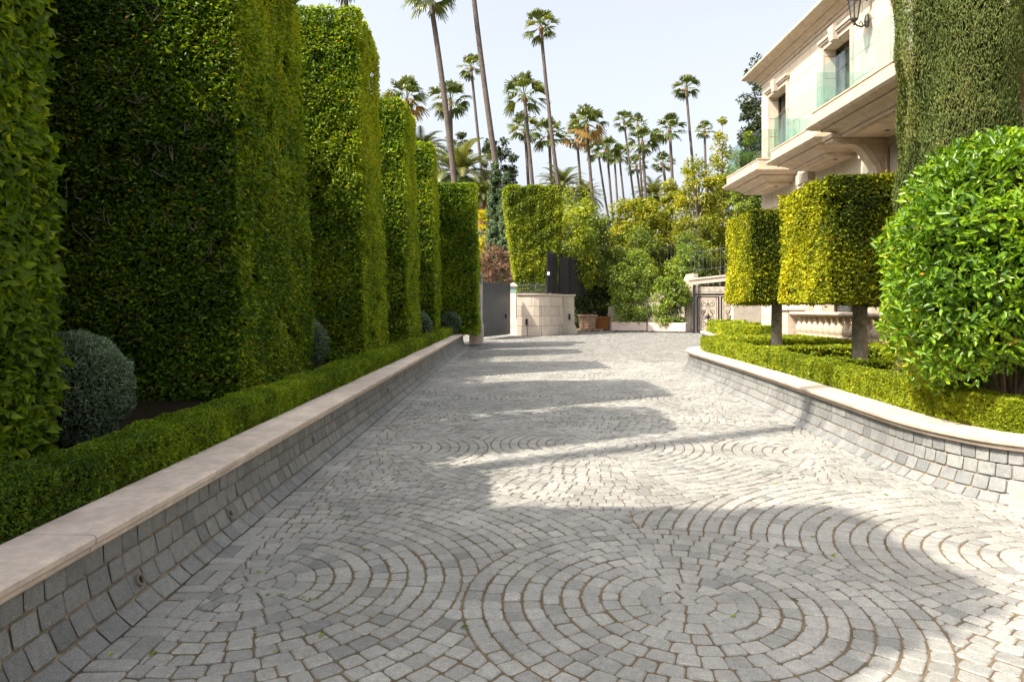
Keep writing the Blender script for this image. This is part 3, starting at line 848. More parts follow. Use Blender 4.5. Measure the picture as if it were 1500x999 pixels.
# mitred at the far corner
m.rings(rr)
hpart(m, 'cornice', MT['carved'])
m = MB(); m.box(HX - .05, HX + .02, HY0, HY1 + .05, 5.62, 5.86); m.box(HX - .07, HX + .02, HY0, HY1 + .07, .0, .95); hpart(m, 'string_course', MT['lime'])
def window(y0, y1, z0, z1, keystone=True, door=True):
    w = MB()
    e = .14
    w.box(HX - .05, HX + .05, y0 - e, y0 - .001, z0, z1 + .001); w.box(HX - .05, HX + .05, y1 + .001, y1 + e, z0, z1 + .001)
    w.box(HX - .05, HX + .05, y0 - e, y1 + e, z1 + .002, z1 + .13)
    if keystone:
        w.box(HX - .10, HX + .04, y0 - e - .04, y1 + e + .04, z1 + .132, z1 + .19)
        w.box(HX - .14, HX + .04, y0 - e - .08, y1 + e + .08, z1 + .192, z1 + .26)
        ym = (y0 + y1) / 2
        w.rings([[(HX - .18, ym - .12, z1 - .03), (HX + .03, ym - .12, z1 - .03), (HX + .03, ym + .12, z1 - .03), (HX - .18, ym + .12, z1 - .03)],
                 [(HX - .21, ym - .17, z1 + .36), (HX + .03, ym - .17, z1 + .36), (HX + .03, ym + .17, z1 + .36), (HX - .21, ym + .17, z1 + .36)]])
    surr = hpart(w, 'window', MT['lime'])
    f = MB(); x0, x1 = HX + .30, HX + .37; fw = .075
    f.box(x0, x1, y0, y0 + fw, z0, z1); f.box(x0, x1, y1 - fw, y1, z0, z1); f.box(x0, x1, y0 + fw, y1 - fw, z1 - fw, z1); f.box(x0, x1, y0 + fw, y1 - fw, z0, z0 + fw)
    f.box(x0 + .001, x1 - .001, (y0 + y1) / 2 - .05, (y0 + y1) / 2 + .05, z0 + fw, z1 - fw); f.box(x0 + .002, x1 - .002, y0 + fw, y1 - fw, z1 - .62, z1 - .56)
    hpart(f, 'frame', MT['frame'], surr)
    g = MB(); g.box(HX + .33, HX + .34, y0 + fw, y1 - fw, z0 + fw, z1 - fw); hpart(g, 'pane', MT['pane'], surr)
    c = MB()
    k = 26
    pts = [(HX + .47 + .05 * math.sin(i * 1.9) * (1 if i % 2 else .6), y0 + .03 + (y1 - y0 - .06) * i / k) for i in range(k + 1)]
    n0 = c.add([(x, y, z0 + .05) for x, y in pts] + [(x, y, z1 - .05) for x, y in pts])
    for i in range(k):
        if .30 < i / k < .44: continue
        c.face((n0 + i, n0 + i + 1, n0 + k + 2 + i, n0 + k + 1 + i))
    hpart(c, 'curtain', MT['curtain'], surr)
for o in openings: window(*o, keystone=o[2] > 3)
# balconies
def balcony(x0, y0, y1, ztop=6.2, ends=(True, True), npan=4):
    """x0 = outermost edge; the slab flares upwards like a cornice"""
    prof = [(.64, 5.50), (.57, 5.50), (.57, 5.56), (.51, 5.565), (.48, 5.60), (.40, 5.65), (.28, 5.69), (.25, 5.69), (.25, 5.73), (.18, 5.735), (.12, 5.75), (.05, 5.78), (.01, 5.82), (.0, 5.83), (.0, 5.875), (.05, 5.88), (.05, 5.905), (.12, 5.91), (.12, ztop - .04), (.10, ztop - .03), (.10, ztop)]
    s = MB()
    rr = []
    for d, z in prof:
        rr.append([(HX + .01, y0 + d, z), (HX + .01, y1 - d, z), (x0 + d, y1 - d, z), (x0 + d, y0 + d, z)][::-1])
    s.rings(rr)
    sl = hpart(s, 'balcony', MT['carved'])
    q = MB(); q.box(x0 + .66, HX - .002, y0 + .66, y1 - .66, 5.485, 5.497); hpart(q, 'soffit', MT['soffit'], sl)
    for k in range(max(1, int((y1 - y0) / 1.9))):
        q = MB(); q.lathe(((x0 + .66 + HX) / 2, y0 + 1.0 + k * 1.9, 5.47), [(.055, 0), (.055, .012)], 12)
        hpart(q, 'downlight', MT['frame'], sl)
    gx = x0 + .17
    L = y1 - y0 - .36
    for k in range(npan):
        a = y0 + .18 + L * k / npan; b = y0 + .18 + L * (k + 1) / npan - .02
        q = MB(); q.box(gx, gx + .018, a, b, ztop - .02, ztop + .92); hpart(q, 'glass_panel', MT['glass'], sl)
    for yy in (y0 + .17, y1 - .19):
        q = MB(); q.box(gx + .03, HX - .03, yy, yy + .018, ztop - .02, ztop + .92); hpart(q, 'glass_panel', MT['glass'], sl)
    return sl
balcony(7.5, 21.0, 24.35, npan=3)
balcony(7.5, 16.95, 20.2, npan=4)
balcony(6.98, 6.4, 16.25, npan=8)
# pilasters and carved brackets
for (a, b, z0, z1) in ((15.5, 16.4, FL + .1, ZC - .14), (9.6, 10.6, FL + .1, ZC - .14)):
    m = MB(); m.box(HX - .13, HX + .02, a, b, z0, z1); m.box(HX - .17, HX + .021, a + .18, b - .18, z0 + .002, z1 - .1); hpart(m, 'pilaster', MT['lime'])
for (a, b) in ((20.0, 20.75), (16.5, 17.0), (15.0, 15.7), (10.4, 11.4)):
    m = MB(); m.box(HX - .16, HX + .02, a, b, .96, 5.58); m.box(HX - .2, HX + .02, a - .06, b + .06, .955, 1.25); m.box(HX - .21, HX + .02, a - .05, b + .05, 5.3, 5.585)
    hpart(m, 'pilaster', MT['lime'])
def bracket(y0, y1):
    pts = [(7.42, 5.56), (7.42, 5.46), (7.50, 5.42), (7.58, 5.36), (7.66, 5.33), (7.80, 5.36), (7.95, 5.33), (8.08, 5.24), (8.18, 5.12), (8.27, 4.98), (8.36, 4.86), (8.42, 4.76), (8.45, 4.62), (8.52, 4.56), (8.60, 4.54), (8.60, 4.40), (HX, 4.40), (HX, 5.56)]
    b = MB()
    b.rings([[(x, y0, z) for x, z in pts], [(x, y1, z) for x, z in pts]])
    b.box(7.33, HX - .01, y0 - .08, y1 + .08, 5.50, 5.585); b.box(7.38, HX - .01, y0 - .05, y1 + .05, 5.44, 5.498)
    b.box(8.38, HX - .01, y0 - .05, y1 + .05, 4.50, 4.60)
    # raised scroll band and leaf on the cheeks
    for yy in (y0 - .012, y1 + .012):
        b.tube([(x + .07, yy, z + .09) for x, z in pts[3:13]], .022, 6)
        sp = [(8.33 + .15 * (1 - i / 18) * math.cos(i * .62), yy, 5.16 + .15 * (1 - i / 18) * math.sin(i * .62)) for i in range(18)]
        b.tube(sp, .018, 6)
        b.tube([(8.65, yy, 4.7), (8.62, yy, 5.0), (8.64, yy, 5.36)], .02, 6)
    hpart(b, 'bracket', MT['carved'])
bracket(15.75, 16.05); bracket(9.9, 10.2)

# wall lantern
lt = empty('wall_lantern', (HX - .13, 16.75, 8.6)); tag(lt, 'green bronze wall lantern hanging above the glass balcony', 'lamp')
m = MB()
m.lathe((-.01, 0, 0), [(.01, -.16), (.05, -.12), (.07, 0), (.05, .14), (.01, .18)], 10)
m.tube([(-.02, 0, -.05), (-.14, 0, -.13), (-.25, 0, -.10), (-.32, 0, -.03)], [.02, .026, .022, .02], 8)
m.tube([(-.10, 0, -.10), (-.13, 0, -.02), (-.18, 0, .0), (-.19, 0, -.06)], .014, 6)
m.build('arm', MT['bronze'], lt)
m = MB(); m.tube([(-.02, 0, .62), (-.2, 0, .66), (-.32, 0, .62)], .016, 6)
m.lathe((-.01, 0, .6), [(.01, -.1), (.05, -.05), (.05, .08), (.01, .12)], 10)
m.build('stay', MT['bronze'], lt)
m = MB(); cx = -.32
m.lathe((cx, 0, 0), [(.012, -.10), (.03, -.06), (.02, -.03), (.075, .02), (.09, .06), (.07, .075)], 6)
m.lathe((cx, 0, 0), [(.17, .56), (.20, .58), (.19, .62), (.11, .72), (.06, .86), (.02, .92)], 6)
for k in range(6):
    a = math.pi / 3 * k
    m.tube([(cx + .085 * math.cos(a), .085 * math.sin(a), .05), (cx + .165 * math.cos(a), .165 * math.sin(a), .57)], .013, 6)
m.build('cage', MT['bronze'], lt)
m = MB(); m.lathe((cx, 0, 0), [(.075, .07), (.15, .56)], 6); m.build('glass', MT['lampglass'], lt)

# ------------------------------------------------------------------ stone balustrade
bt = empty('balustrade', (8.0, 13, .45)); tag(bt, 'low cream stone balustrade of bulging balusters before the house', 'balustrade')
ZB = .82
m = MB(); m.box(-.16, .16, -4.2, 6.1, 0, ZB - .45 + .02, .02); m.build('plinth', MT['lime'], bt)
m = MB(); m.rings([[(x, y, z) for x, z in ((-.15, 1.36 - .45), (-.19, 1.38 - .45), (-.22, 1.41 - .45), (-.22, 1.45 - .45), (-.19, 1.475 - .45), (.19, 1.475 - .45), (.22, 1.45 - .45), (.22, 1.41 - .45), (.19, 1.38 - .45), (.15, 1.36 - .45))] for y in (-4.25, 6.2)])
m.build('top_rail', MT['lime'], bt)
h0 = ZB - .45 + .02; hh = .91 - h0
bprof = [(.115, 0), (.115, .04), (.09, .05), (.13, .10), (.14, .17), (.125, .26), (.085, .36), (.065, .40), (.065, .42), (.085, .43), (.085, .45), (.065, .46), (.075, .49), (.10, .51), (.10, .53)]
proto = None
for k in range(31):
    yy = -4.0 + .33 * k
    if proto is None:
        m = MB(); m.lathe((0, 0, 0), [(r, z * hh / .53) for r, z in bprof], 16); proto = m.build('baluster', MT['carved'], bt, smooth=True); o = proto
    else:
        o = proto.copy(); col.objects.link(o); o.parent = bt
    o.location = (0, yy, h0)
m = MB(); m.box(-.24, .24, 6.2, 6.75, 0, 1.05, .015); m.box(-.29, .29, 6.15, 6.8, 1.051, 1.11, .015); m.box(-.27, .27, 6.17, 6.78, 0, .3, .01); m.build('end_pier', MT['lime'], bt)

# limestone step block at the right edge
m = MB()
pl = [(3.93, 5.40), (4.14, 5.06), (6.5, 4.62), (6.5, 4.9), (4.62, 5.1)]
m.rings([[(x, y, -.02) for x, y in pl], [(x, y, .165) for x, y in pl], [(x + (4.8 - x) * .012, y + (5.0 - y) * .05, .18) for x, y in pl]])
tag(m.build('stone_step', MT['lime']), 'pale limestone step block at the foot of the right wall', 'step')

# ------------------------------------------------------------------ gate on the left, pillar and curved stone wall
g0 = Vector(at(706, 497, 33.6)); g0.z = 0
g1 = Vector(at(747, 492, 37.6)); g1.z = 0
gt = empty('driveway_gate', g0, math.atan2(g1.y - g0.y, g1.x - g0.x)); tag(gt, 'plain dark grey double-leaf metal gate beside the stone pillar', 'gate')
gl = (g1 - g0).length
for k in range(2):
    m = MB(); a, b = gl * k / 2 + .02, gl * (k + 1) / 2 - .015
    m.box(a, b, -.03, .03, .12, 2.86, .006)
    for j in range(1, 7):
        x = a + (b - a) * j / 7; m.box(x - .006, x + .006, -.036, -.029, .2, 2.8)
    m.box(a + .01, b - .01, -.045, -.031, .13, .2); m.box(a + .01, b - .01, -.045, -.031, 2.76, 2.84)
    m.build('gate_leaf', MT['gatesteel'], gt)
m = MB(); m.box(gl * .80, gl * .82, -.09, -.03, 1.0, 1.22); m.build('handle', MT['iron'], gt)
def pillar(label, x, y, w, h, rz=0., cap=True, green=True):
    t = empty('stone_pillar', (x, y, 0), rz); tag(t, label, 'pillar')
    m = MB(); m.box(-w / 2 - .08, w / 2 + .08, -w / 2 - .08, w / 2 + .08, 0, .85, .02); m.box(-w / 2 - .04, w / 2 + .04, -w / 2 - .04, w / 2 + .04, .851, .93, .02); m.build('base', MT['limepink'], t)
    m = MB(); m.box(-w / 2, w / 2, -w / 2, w / 2, .92, h - .35, .01); m.build('shaft', MT['limepink'], t)
    m = MB(); m.box(-w / 2 - .01, w / 2 + .01, -w / 2 - .01, w / 2 + .01, h - .35, h - .05, .01); m.build('necking', MT['verdigris'] if green else MT['lime'], t)
    m = MB(); m.rings([[(sx * (w / 2 + q), sy * (w / 2 + q), z) for sx, sy in ((-1, -1), (1, -1), (1, 1), (-1, 1))] for q, z in ((.02, h - .05), (.08, h), (.09, h + .06), (.02, h + .11), (-w / 2 + .04, h + .22))]); m.build('cap', MT['lime'], t)
pillar('stone gate pillar at the end of the left wall', -1.54, 29.65, .44, 2.95)
pillar('green-necked stone pillar on the far side of the grey gate', .06, 38.4, .34, 2.75)

# curved wall
WP = Path([at(757, 490, 38.0)[:2], at(790, 491, 38.0)[:2], at(810, 490, 38.8)[:2], at(824, 489, 40.6)[:2]], right=False)
cw = empty('curved_stone_wall', (0, 0, 0)); tag(cw, 'curved pale ashlar wall between the grey gate and the wooden crates', 'wall')
m = MB(); sweep(m, WP, [(0, -.02), (0, 2.25), (.35, 2.25), (.35, -.02)], 0, WP.len, .3); m.build('wall_body', MT['gatewall'], cw)
m = MB(); sweep(m, WP, [(-.05, 2.25), (-.07, 2.30), (-.07, 2.36), (.4, 2.36), (.4, 2.25)], 0, WP.len, .3); m.build('coping', MT['lime'], cw)
m = MB(); x, y, nx, ny = WP.pos(.55, -.05); m.box(x - .06, x + .06, y - .04, y + .04, .62, .95, .01); m.tube([(x + .03, y, .62), (x + .03, y - .01, .3), (x + .05, y, .02)], .012, 6); m.build('outlet_box', MT['iron'], cw)
# buttress at the end of the wall
bp_ = empty('wall_buttress', (*at(832, 488, 41.2)[:2], 0)); tag(bp_, 'weathered cream buttress pier with a small black lock plate', 'pier')
m = MB(); m.rings([[(-.46, -.45, 0), (.5, -.45, 0), (.5, .45, 0), (-.46, .45, 0)], [(-.46, -.42, .3), (.46, -.42, .3), (.46, .42, .3), (-.46, .42, .3)], [(-.32, -.35, .65), (.36, -.35, .65), (.36, .4, .65), (-.32, .4, .65)], [(-.30, -.33, 2.25), (.34, -.33, 2.25), (.34, .4, 2.25), (-.30, .4, 2.25)]]); m.build('pier_body', MT['render'], bp_)
m = MB(); m.box(-.37, .42, -.4, .46, 2.252, 2.36, .015); m.build('cap', MT['lime'], bp_)
m = MB(); m.box(.0, .12, -.40, -.34, .85, 1.2, .01); m.build('lock_plate', MT['iron'], bp_)
# short iron railing and dark screen above the curved wall
rl = empty('iron_railing', (0, 0, 2.36)); tag(rl, 'short grey spiked railing on the curved stone wall', 'railing')
m = MB()
for k in range(15):
    x, y, _, _ = WP.pos(.1 + k * .125, .15); m.tube([(x, y, 0), (x, y, .50), (x, y, .60)], [.014, .014, .003], 5)
for z in (.08, .46):
    m.tube([(*[float(c) for c in WP.pos(q, .15)[:2]], z) for q in np.linspace(.02, 1.95, 8)], .016, 5)
m.build('bars', MT['rail'], rl)
ds = empty('screen_fence', (0, 0, 2.36)); tag(ds, 'dark screened fence panels above the curved stone wall', 'fence')
for a, b, h in ((2.05, 2.9, 2.35), (2.95, WP.len - .05, 2.4)):
    m = MB(); P0 = [WP.pos(q, .16) for q in np.linspace(a, b, 7)]
    m.rings([[(float(x), float(y), .05), (float(x + nx * .03), float(y + ny * .03), .05), (float(x + nx * .03), float(y + ny * .03), h), (float(x), float(y), h)] for x, y, nx, ny in P0])
    m.build('screen', MT['mesh'], ds)
m = MB()
for q in (2.02, 2.92, WP.len - .02):
    x, y, _, _ = WP.pos(q, .16); m.box(x - .04, x + .04, y - .04, y + .04, 0, 2.4)
for q in np.linspace(2.1, WP.len - .1, 16):
    x, y, nx, ny = WP.pos(q, .12); m.tube([(x, y, 0), (x, y, 2.35)], .012, 5)
e0 = Vector(WP.pos(WP.len, .3)[:2]); e1 = Vector(at(853, 487, 45.5)[:2])
for k in range(13):
    q = e0.lerp(e1, k / 12); w_ = .05 if k % 6 == 0 else .014; m.box(q.x - w_, q.x + w_, q.y - w_, q.y + w_, 0, 2.45)
m.build('posts', MT['iron'], ds)
m = MB()
m.rings([[(p.x, p.y + .15, z) for p, z in ((e0, 0), (e1, 0), (e1, 2.3), (e0, 2.3))], [(p.x, p.y + .18, z) for p, z in ((e0, 0), (e1, 0), (e1, 2.3), (e0, 2.3))]])
m.build('screen', MT['mesh'], ds)
m = MB(); x, y, _, _ = WP.pos(2.0, .05); m.box(x - .06, x + .06, y - .05, y + .05, 3.4, 3.58, .01); tag(m.build('security_box', MT['white']), 'small white box fixed to the screen fence post', 'box')

# ------------------------------------------------------------------ crates, planters
def crate(label, x, y, w, h, mat, rz, pallet):
    t = empty('wooden_crate', (x, y, 0), rz); tag(t, label, 'crate', 'wooden tree crates')
    z0 = .16 if pallet else .05
    if pallet:
        m = MB()
        for k in range(6): xx = -w * .78 + k * w * .312 - .06; m.box(xx - .08, xx + .10, -w * .68, w * .68, .11, .14)
        for yy in (-w * .66, 0, w * .66):
            m.box(-w * .8, w * .8, yy - .05, yy + .05, .075, .108)
            for xx in (-w * .72, 0, w * .72): m.box(xx - .07, xx + .07, yy - .05, yy + .05, 0, .074)
        m.build('pallet', MT['wood_old'], t)
    m = MB(); rows = 5
    for k in range(rows):
        a = z0 + h * k / rows + .006; b = z0 + h * (k + 1) / rows - .006
        def hwid(z): return w * .38 + (w * .12) * (z - z0) / h
        for s_ in range(4):
            c, s2 = math.cos(s_ * math.pi / 2), math.sin(s_ * math.pi / 2)
            q = [(-hwid(a) - .0, -hwid(a), a), (hwid(a), -hwid(a), a), (hwid(a), -hwid(a) + .03, a), (-hwid(a), -hwid(a) + .03, a)]
            p = [(-hwid(b), -hwid(b), b), (hwid(b), -hwid(b), b), (hwid(b), -hwid(b) + .03, b), (-hwid(b), -hwid(b) + .03, b)]
            f = lambda L_: [(x_ * c - y_ * s2, x_ * s2 + y_ * c, z_) for x_, y_, z_ in L_]
            m.rings([f(q), f(p)])
    m.build('planks', mat, t)
    m = MB(); tw = w * .51
    for s_ in range(4):
        c, s2 = math.cos(s_ * math.pi / 2), math.sin(s_ * math.pi / 2)
        for xx in (-.04, -w * .36, w * .36 - .08):
            b0 = [(xx, -w * .38 - .03, z0), (xx + .08, -w * .38 - .03, z0), (xx + .08, -w * .38 - .002, z0), (xx, -w * .38 - .002, z0)]
            t0 = [(xx * 1.25, -w * .5 - .03, z0 + h), (xx * 1.25 + .08, -w * .5 - .03, z0 + h), (xx * 1.25 + .08, -w * .5 - .002, z0 + h), (xx * 1.25, -w * .5 - .002, z0 + h)]
            f = lambda L_: [(x_ * c - y_ * s2, x_ * s2 + y_ * c, z_) for x_, y_, z_ in L_]
            m.rings([f(b0), f(t0)])
    m.build('battens', mat, t)
    m = MB(); m.box(-tw, tw, -tw - .04, -tw, z0 + h - .1, z0 + h); m.box(-tw, tw, tw, tw + .04, z0 + h - .1, z0 + h); m.box(-tw - .04, -tw, -tw - .04, tw + .04, z0 + h - .099, z0 + h + .001); m.box(tw, tw + .04, -tw - .04, tw + .04, z0 + h - .099, z0 + h + .001); m.build('rim', mat, t)
    m = MB(); m.box(-w * .42, w * .42, -w * .42, w * .42, z0 + h * .7, z0 + h - .14); m.build('soil', MT['soil'], t)
c = at(860, 485, 46); crate('weathered grey-brown tapered tree crate standing on a pallet', c[0], c[1], 1.15, .95, MT['wood_old'], .05, True)
c = at(882, 484, 47.4); crate('reddish tapered tree crate behind the weathered one', c[0], c[1], 1.0, .9, MT['wood_red'], -.1, False)
def planter(label, a, b, h=.62):
    a = Vector(a); b = Vector(b); a.z = b.z = 0; d = b - a
    t = empty('planter_box', a, math.atan2(d.y, d.x)); tag(t, label, 'planter', 'long pink planter boxes')
    L = d.length; m = MB(); m.box(0, L, 0, .06, .07, h, .008); m.box(0, L, .54, .6, .07, h, .008); m.box(.001, .06, .06, .54, .071, h - .001); m.box(L - .06, L - .001, .06, .54, .071, h - .001); m.box(.06, L - .06, .06, .54, .075, .12); m.build('trough', MT['plaster_pink'], t)
    for x in (.2, L - .4): m = MB(); m.box(x, x + .2, .08, .5, 0, .07); m.build('foot', MT['iron'], t)
    m = MB(); m.box(.06, L - .06, .06, .54, .2, h - .08); m.build('soil', MT['soil'], t)
planter('left long pink planter box below the small green trees', at(896, 485, 44.8), at(947, 486, 44.2))
planter('right long pink planter box with dappled light on it', at(949, 486, 44.0), at(1004, 488, 42.4))

# ------------------------------------------------------------------ iron gate pavilion and garden walls on the right
pv = empty('gate_pavilion', (*at(1016, 487, 42)[:2], 0), R(-16)); tag(pv, 'pale gate house with black scrolled iron doors in the far right corner', 'gate house')
def spiral(cx, cz, r, turns, a0, sg=1, n=22):
    return [(cx + r * (1 - .82 * i / n) * math.cos(a0 + sg * turns * 2 * math.pi * i / n), 0, cz + r * (1 - .82 * i / n) * math.sin(a0 + sg * turns * 2 * math.pi * i / n)) for i in range(n + 1)]
m = MB(); m.box(-.05, .12, -.15, .2, 0, 2.95); m.box(2.95, 3.25, -.15, .2, 0, 3.0); m.box(.12, 2.95, -.1, .12, 2.30, 2.44); m.build('posts', MT['iron'], pv)
m = MB(); m.rings([[(-.25, -.25, 2.96), (3.6, -.25, 3.36), (3.6, .3, 3.36), (-.25, .3, 2.96)], [(-.25, -.25, 3.22), (3.6, -.25, 3.62), (3.6, .3, 3.62), (-.25, .3, 3.22)], [(-.32, -.32, 3.24), (3.66, -.32, 3.64), (3.66, .35, 3.64), (-.32, .35, 3.24)], [(-.32, -.32, 3.34), (3.66, -.32, 3.74), (3.66, .35, 3.74), (-.32, .35, 3.34)]]); m.build('canopy', MT['lime'], pv)
m = MB(); m.box(-.6, 5.2, 1.9, 2.0, 0, 2.9); m.build('rear_wall', MT['lime'], pv)
m = MB()
for k in range(9):
    x = .25 + k * .33
    m.tube(spiral(x, 2.68, .13, 1.3, 0, 1 if k % 2 else -1), .014, 5)
m.tube([(.12, 0, 2.52), (3.0, 0, 2.52)], .02, 5); m.tube([(.12, 0, 2.86), (3.0, 0, 2.86)], .02, 5)
m.build('frieze', MT['iron'], pv)
for k in range(2):
    a = .22 + k * 1.42; b = a + 1.26; m = MB()
    for x in (a, b): m.box(x - .05, x + .05, -.03, .03, .02, 2.26)
    for x in (a + .14, b - .14): m.box(x - .014, x + .014, -.015, .015, .1, 2.2)
    for z in (.06, 2.22): m.box(a + .05, b - .05, -.028, .028, z - .04, z + .04)
    for z in (.2, 2.08): m.box(a + .05, b - .05, -.014, .014, z - .012, z + .012)
    cx = (a + b) / 2
    for s_ in (-1, 1):
        m.tube(spiral(cx + s_ * .22, 1.78, .2, 1.4, math.pi / 2 + (0 if s_ > 0 else 0), -s_), .022, 5)
        m.tube(spiral(cx + s_ * .24, 1.30, .16, 1.3, -math.pi / 2, s_), .02, 5)
        m.tube(spiral(cx + s_ * .24, .55, .2, 1.4, -math.pi / 2, s_), .022, 5)
        m.tube(spiral(cx + s_ * .2, .95, .14, 1.2, math.pi / 2, -s_), .02, 5)
        m.tube([(cx, 0, 1.0), (cx + s_ * .3, 0, 1.12), (cx + s_ * .12, 0, 1.45), (cx, 0, 1.9)], .018, 5)
        m.tube([(cx, 0, 1.0), (cx + s_ * .34, 0, .85), (cx + s_ * .1, 0, .6), (cx, 0, .25)], .018, 5)
    m.tube([(cx, 0, .2), (cx, 0, 2.1)], .016, 5)
    m.lathe((cx, 0, 1.02), [(.02, -.2), (.11, -.06), (.13, 0), (.11, .06), (.02, .2)], 8)
    m.build('iron_door', MT['iron'], pv)
# walls near it
t = empty('garden_wall', (0, 0, 0)); tag(t, 'cream garden wall between the iron doors and the house', 'wall')
m = MB(); m.box(10.9, 15, 33.6, 33.95, 0, 2.6); m.build('wall_body', MT['render'], t); m = MB(); m.box(10.85, 15, 33.5, 34.0, 2.602, 2.72, .01); m.build('coping', MT['lime'], t)
p = Path([at(893, 480, 47)[:2], at(940, 480, 47.5)[:2], at(985, 480, 46.5)[:2], at(1016, 485, 43.5)[:2]], right=False)
t = empty('garden_wall', (0, 0, 0)); tag(t, 'cream curved wall half hidden behind the planter trees', 'wall')
m = MB(); 
nq = 14
rr = []
for i, q in enumerate(np.linspace(0, p.len, nq)):
    h = 1.6 + 2.2 * i / (nq - 1)
    if i > 10: h = 3.75
    rr.append([(*[float(c) for c in p.pos(q, 0)[:2]], -.02), (*[float(c) for c in p.pos(q, 0)[:2]], h), (*[float(c) for c in p.pos(q, .3)[:2]], h), (*[float(c) for c in p.pos(q, .3)[:2]], -.02)])
m.rings(rr); m.build('wall_body', MT['render'], t)
def railing(label, pts, h, step):
    t = empty('metal_railing', (0, 0, 0)); tag(t, label, 'railing')
    pts = [Vector(p) for p in pts]; m = MB()
    for a, b in zip(pts[:-1], pts[1:]):
        n = max(2, int((b - a).length / step))
        for k in range(n + 1):
            q = a.lerp(b, k / n); m.tube([q, q + Vector((0, 0, h))], .013, 5)
        m.tube([a + Vector((0, 0, h)), b + Vector((0, 0, h))], .02, 5); m.tube([a + Vector((0, 0, .12)), b + Vector((0, 0, .12))], .014, 5)
    m.build('bars', MT['rail'], t)
railing('grey railing climbing the slope behind the planter trees', [at(938, 402, 50), at(958, 396, 50), at(988, 380, 50)], 1.25, .28)
railing('grey railing above the roof of the gate house', [at(1012, 398, 45), at(1036, 397, 44), at(1062, 393, 43)], 1.3, .3)
# hillside that carries them
m = MB()
gx = np.linspace(6, 60, 28); gy = np.linspace(48, 130, 30)
idx = {}
for i, X in enumerate(gx):
    for j, Y in enumerate(gy):
        z = -.5 + 3.6 * min(1, max(0, (Y - 48) / 8)) * min(1, max(0, (X - 7) / 4)) + .03 * max(0, Y - 56)
        idx[i, j] = m.add([(X, Y, z)])
for i in range(len(gx) - 1):
    for j in range(len(gy) - 1): m.face((idx[i, j], idx[i + 1, j], idx[i + 1, j + 1], idx[i, j + 1]))
tag(m.build('hill', MT['ground']), kind='structure')

# ------------------------------------------------------------------ free-growing trees
def tree(label, px0, px1, pyt, pyb, Y, mat, nclump, nleaf, L, name='broadleaf_tree', cat='tree', z_base=0., group=None, sg=.16, trunk_r=.12, shape='egg', bare=False, depth=None, limbs=9, vb=0.):
    x0, _, zt = at(px0, pyt, Y); x1, _, zb = at(px1, pyb, Y)
    cx = (x0 + x1) / 2; rx = (x1 - x0) / 2; h = zt - zb; ry = depth or min(rx, 2.5)
    t = empty(name, (cx, Y, z_base)); tag(t, label, cat, group)
    C = []
    while len(C) < nclump:
        u = np.array([random.uniform(-1, 1), random.uniform(-1, 1), random.uniform(0, 1)])
        if shape == 'egg': lim = math.sqrt(max(0, 1 - ((u[2] - .42) / .58) ** 2)) if u[2] > .42 else .75 + .25 * u[2] / .42
        elif shape == 'cone': lim = 1.05 * (1 - u[2]) ** .8 * min(1, .5 + u[2] * 4) + .06
        elif shape == 'spire': lim = min(1, .7 + u[2] * 2, (1 - u[2]) * 2.8 + .08)
        elif shape == 'column': lim = min(1, .6 + u[2] * 3, (1 - u[2]) * 4 + .12)
        else: lim = 1
        r = math.hypot(u[0], u[1])
        if r > lim or r < lim * random.uniform(0, .8): continue
        C.append([u[0] * rx, u[1] * ry, zb - z_base + u[2] * h])
    C = np.array(C)
    s = RNG.uniform(.6, 1.4, (nclump, 1)) * np.array([[rx, ry, rx * .8]]) * sg
    k = RNG.integers(0, nclump, nleaf)
    D = RNG.normal(size=(nleaf, 3)); D = unit(D) * RNG.uniform(.35, 1, (nleaf, 1)) ** .6 * 1.5
    P = C[k] + D * s[k]
    cN = unit(C - np.array([[0, 0, zb - z_base + h * .45]]))
    N0 = unit(D * .8 + cN[k] * .6 + np.array([0, 0, .25]))
    leaf_mesh('crown', P, N0, L, L * .55, mat, t, rnd=.7, lift=.3, up=.1, clump=.9, vbias=vb)
    m = MB()
    if shape == 'spire':
        b0 = zb - z_base
        m.lathe((0, 0, b0), [(rx * .4, 0), (rx * .55, h * .15), (rx * .55, h * .6), (rx * .3, h * .82), (.03, h * .9)], 12); m.build('shade_core', MT['core'], t); m = MB()
    top = zb - z_base + h * .8
    pts = [(random.uniform(-.05, .05) * (q > 0) * h * .1, random.uniform(-.05, .05), top * q) for q in (0, .3, .6, 1.)]
    m.tube(pts, [trunk_r, trunk_r * .8, trunk_r * .5, trunk_r * .2], 7)
    for i in range(limbs):
        c = C[random.randrange(nclump)]
        z0 = max(.2, min(top * .9, c[2] * random.uniform(.55, .8)))
        m.tube([(0, 0, z0), (c[0] * .5, c[1] * .5, z0 + (c[2] - z0) * .55), tuple(c)], [trunk_r * .4, trunk_r * .25, trunk_r * .1], 5)
    m.build('trunk', MT['limb'], t)
    return t

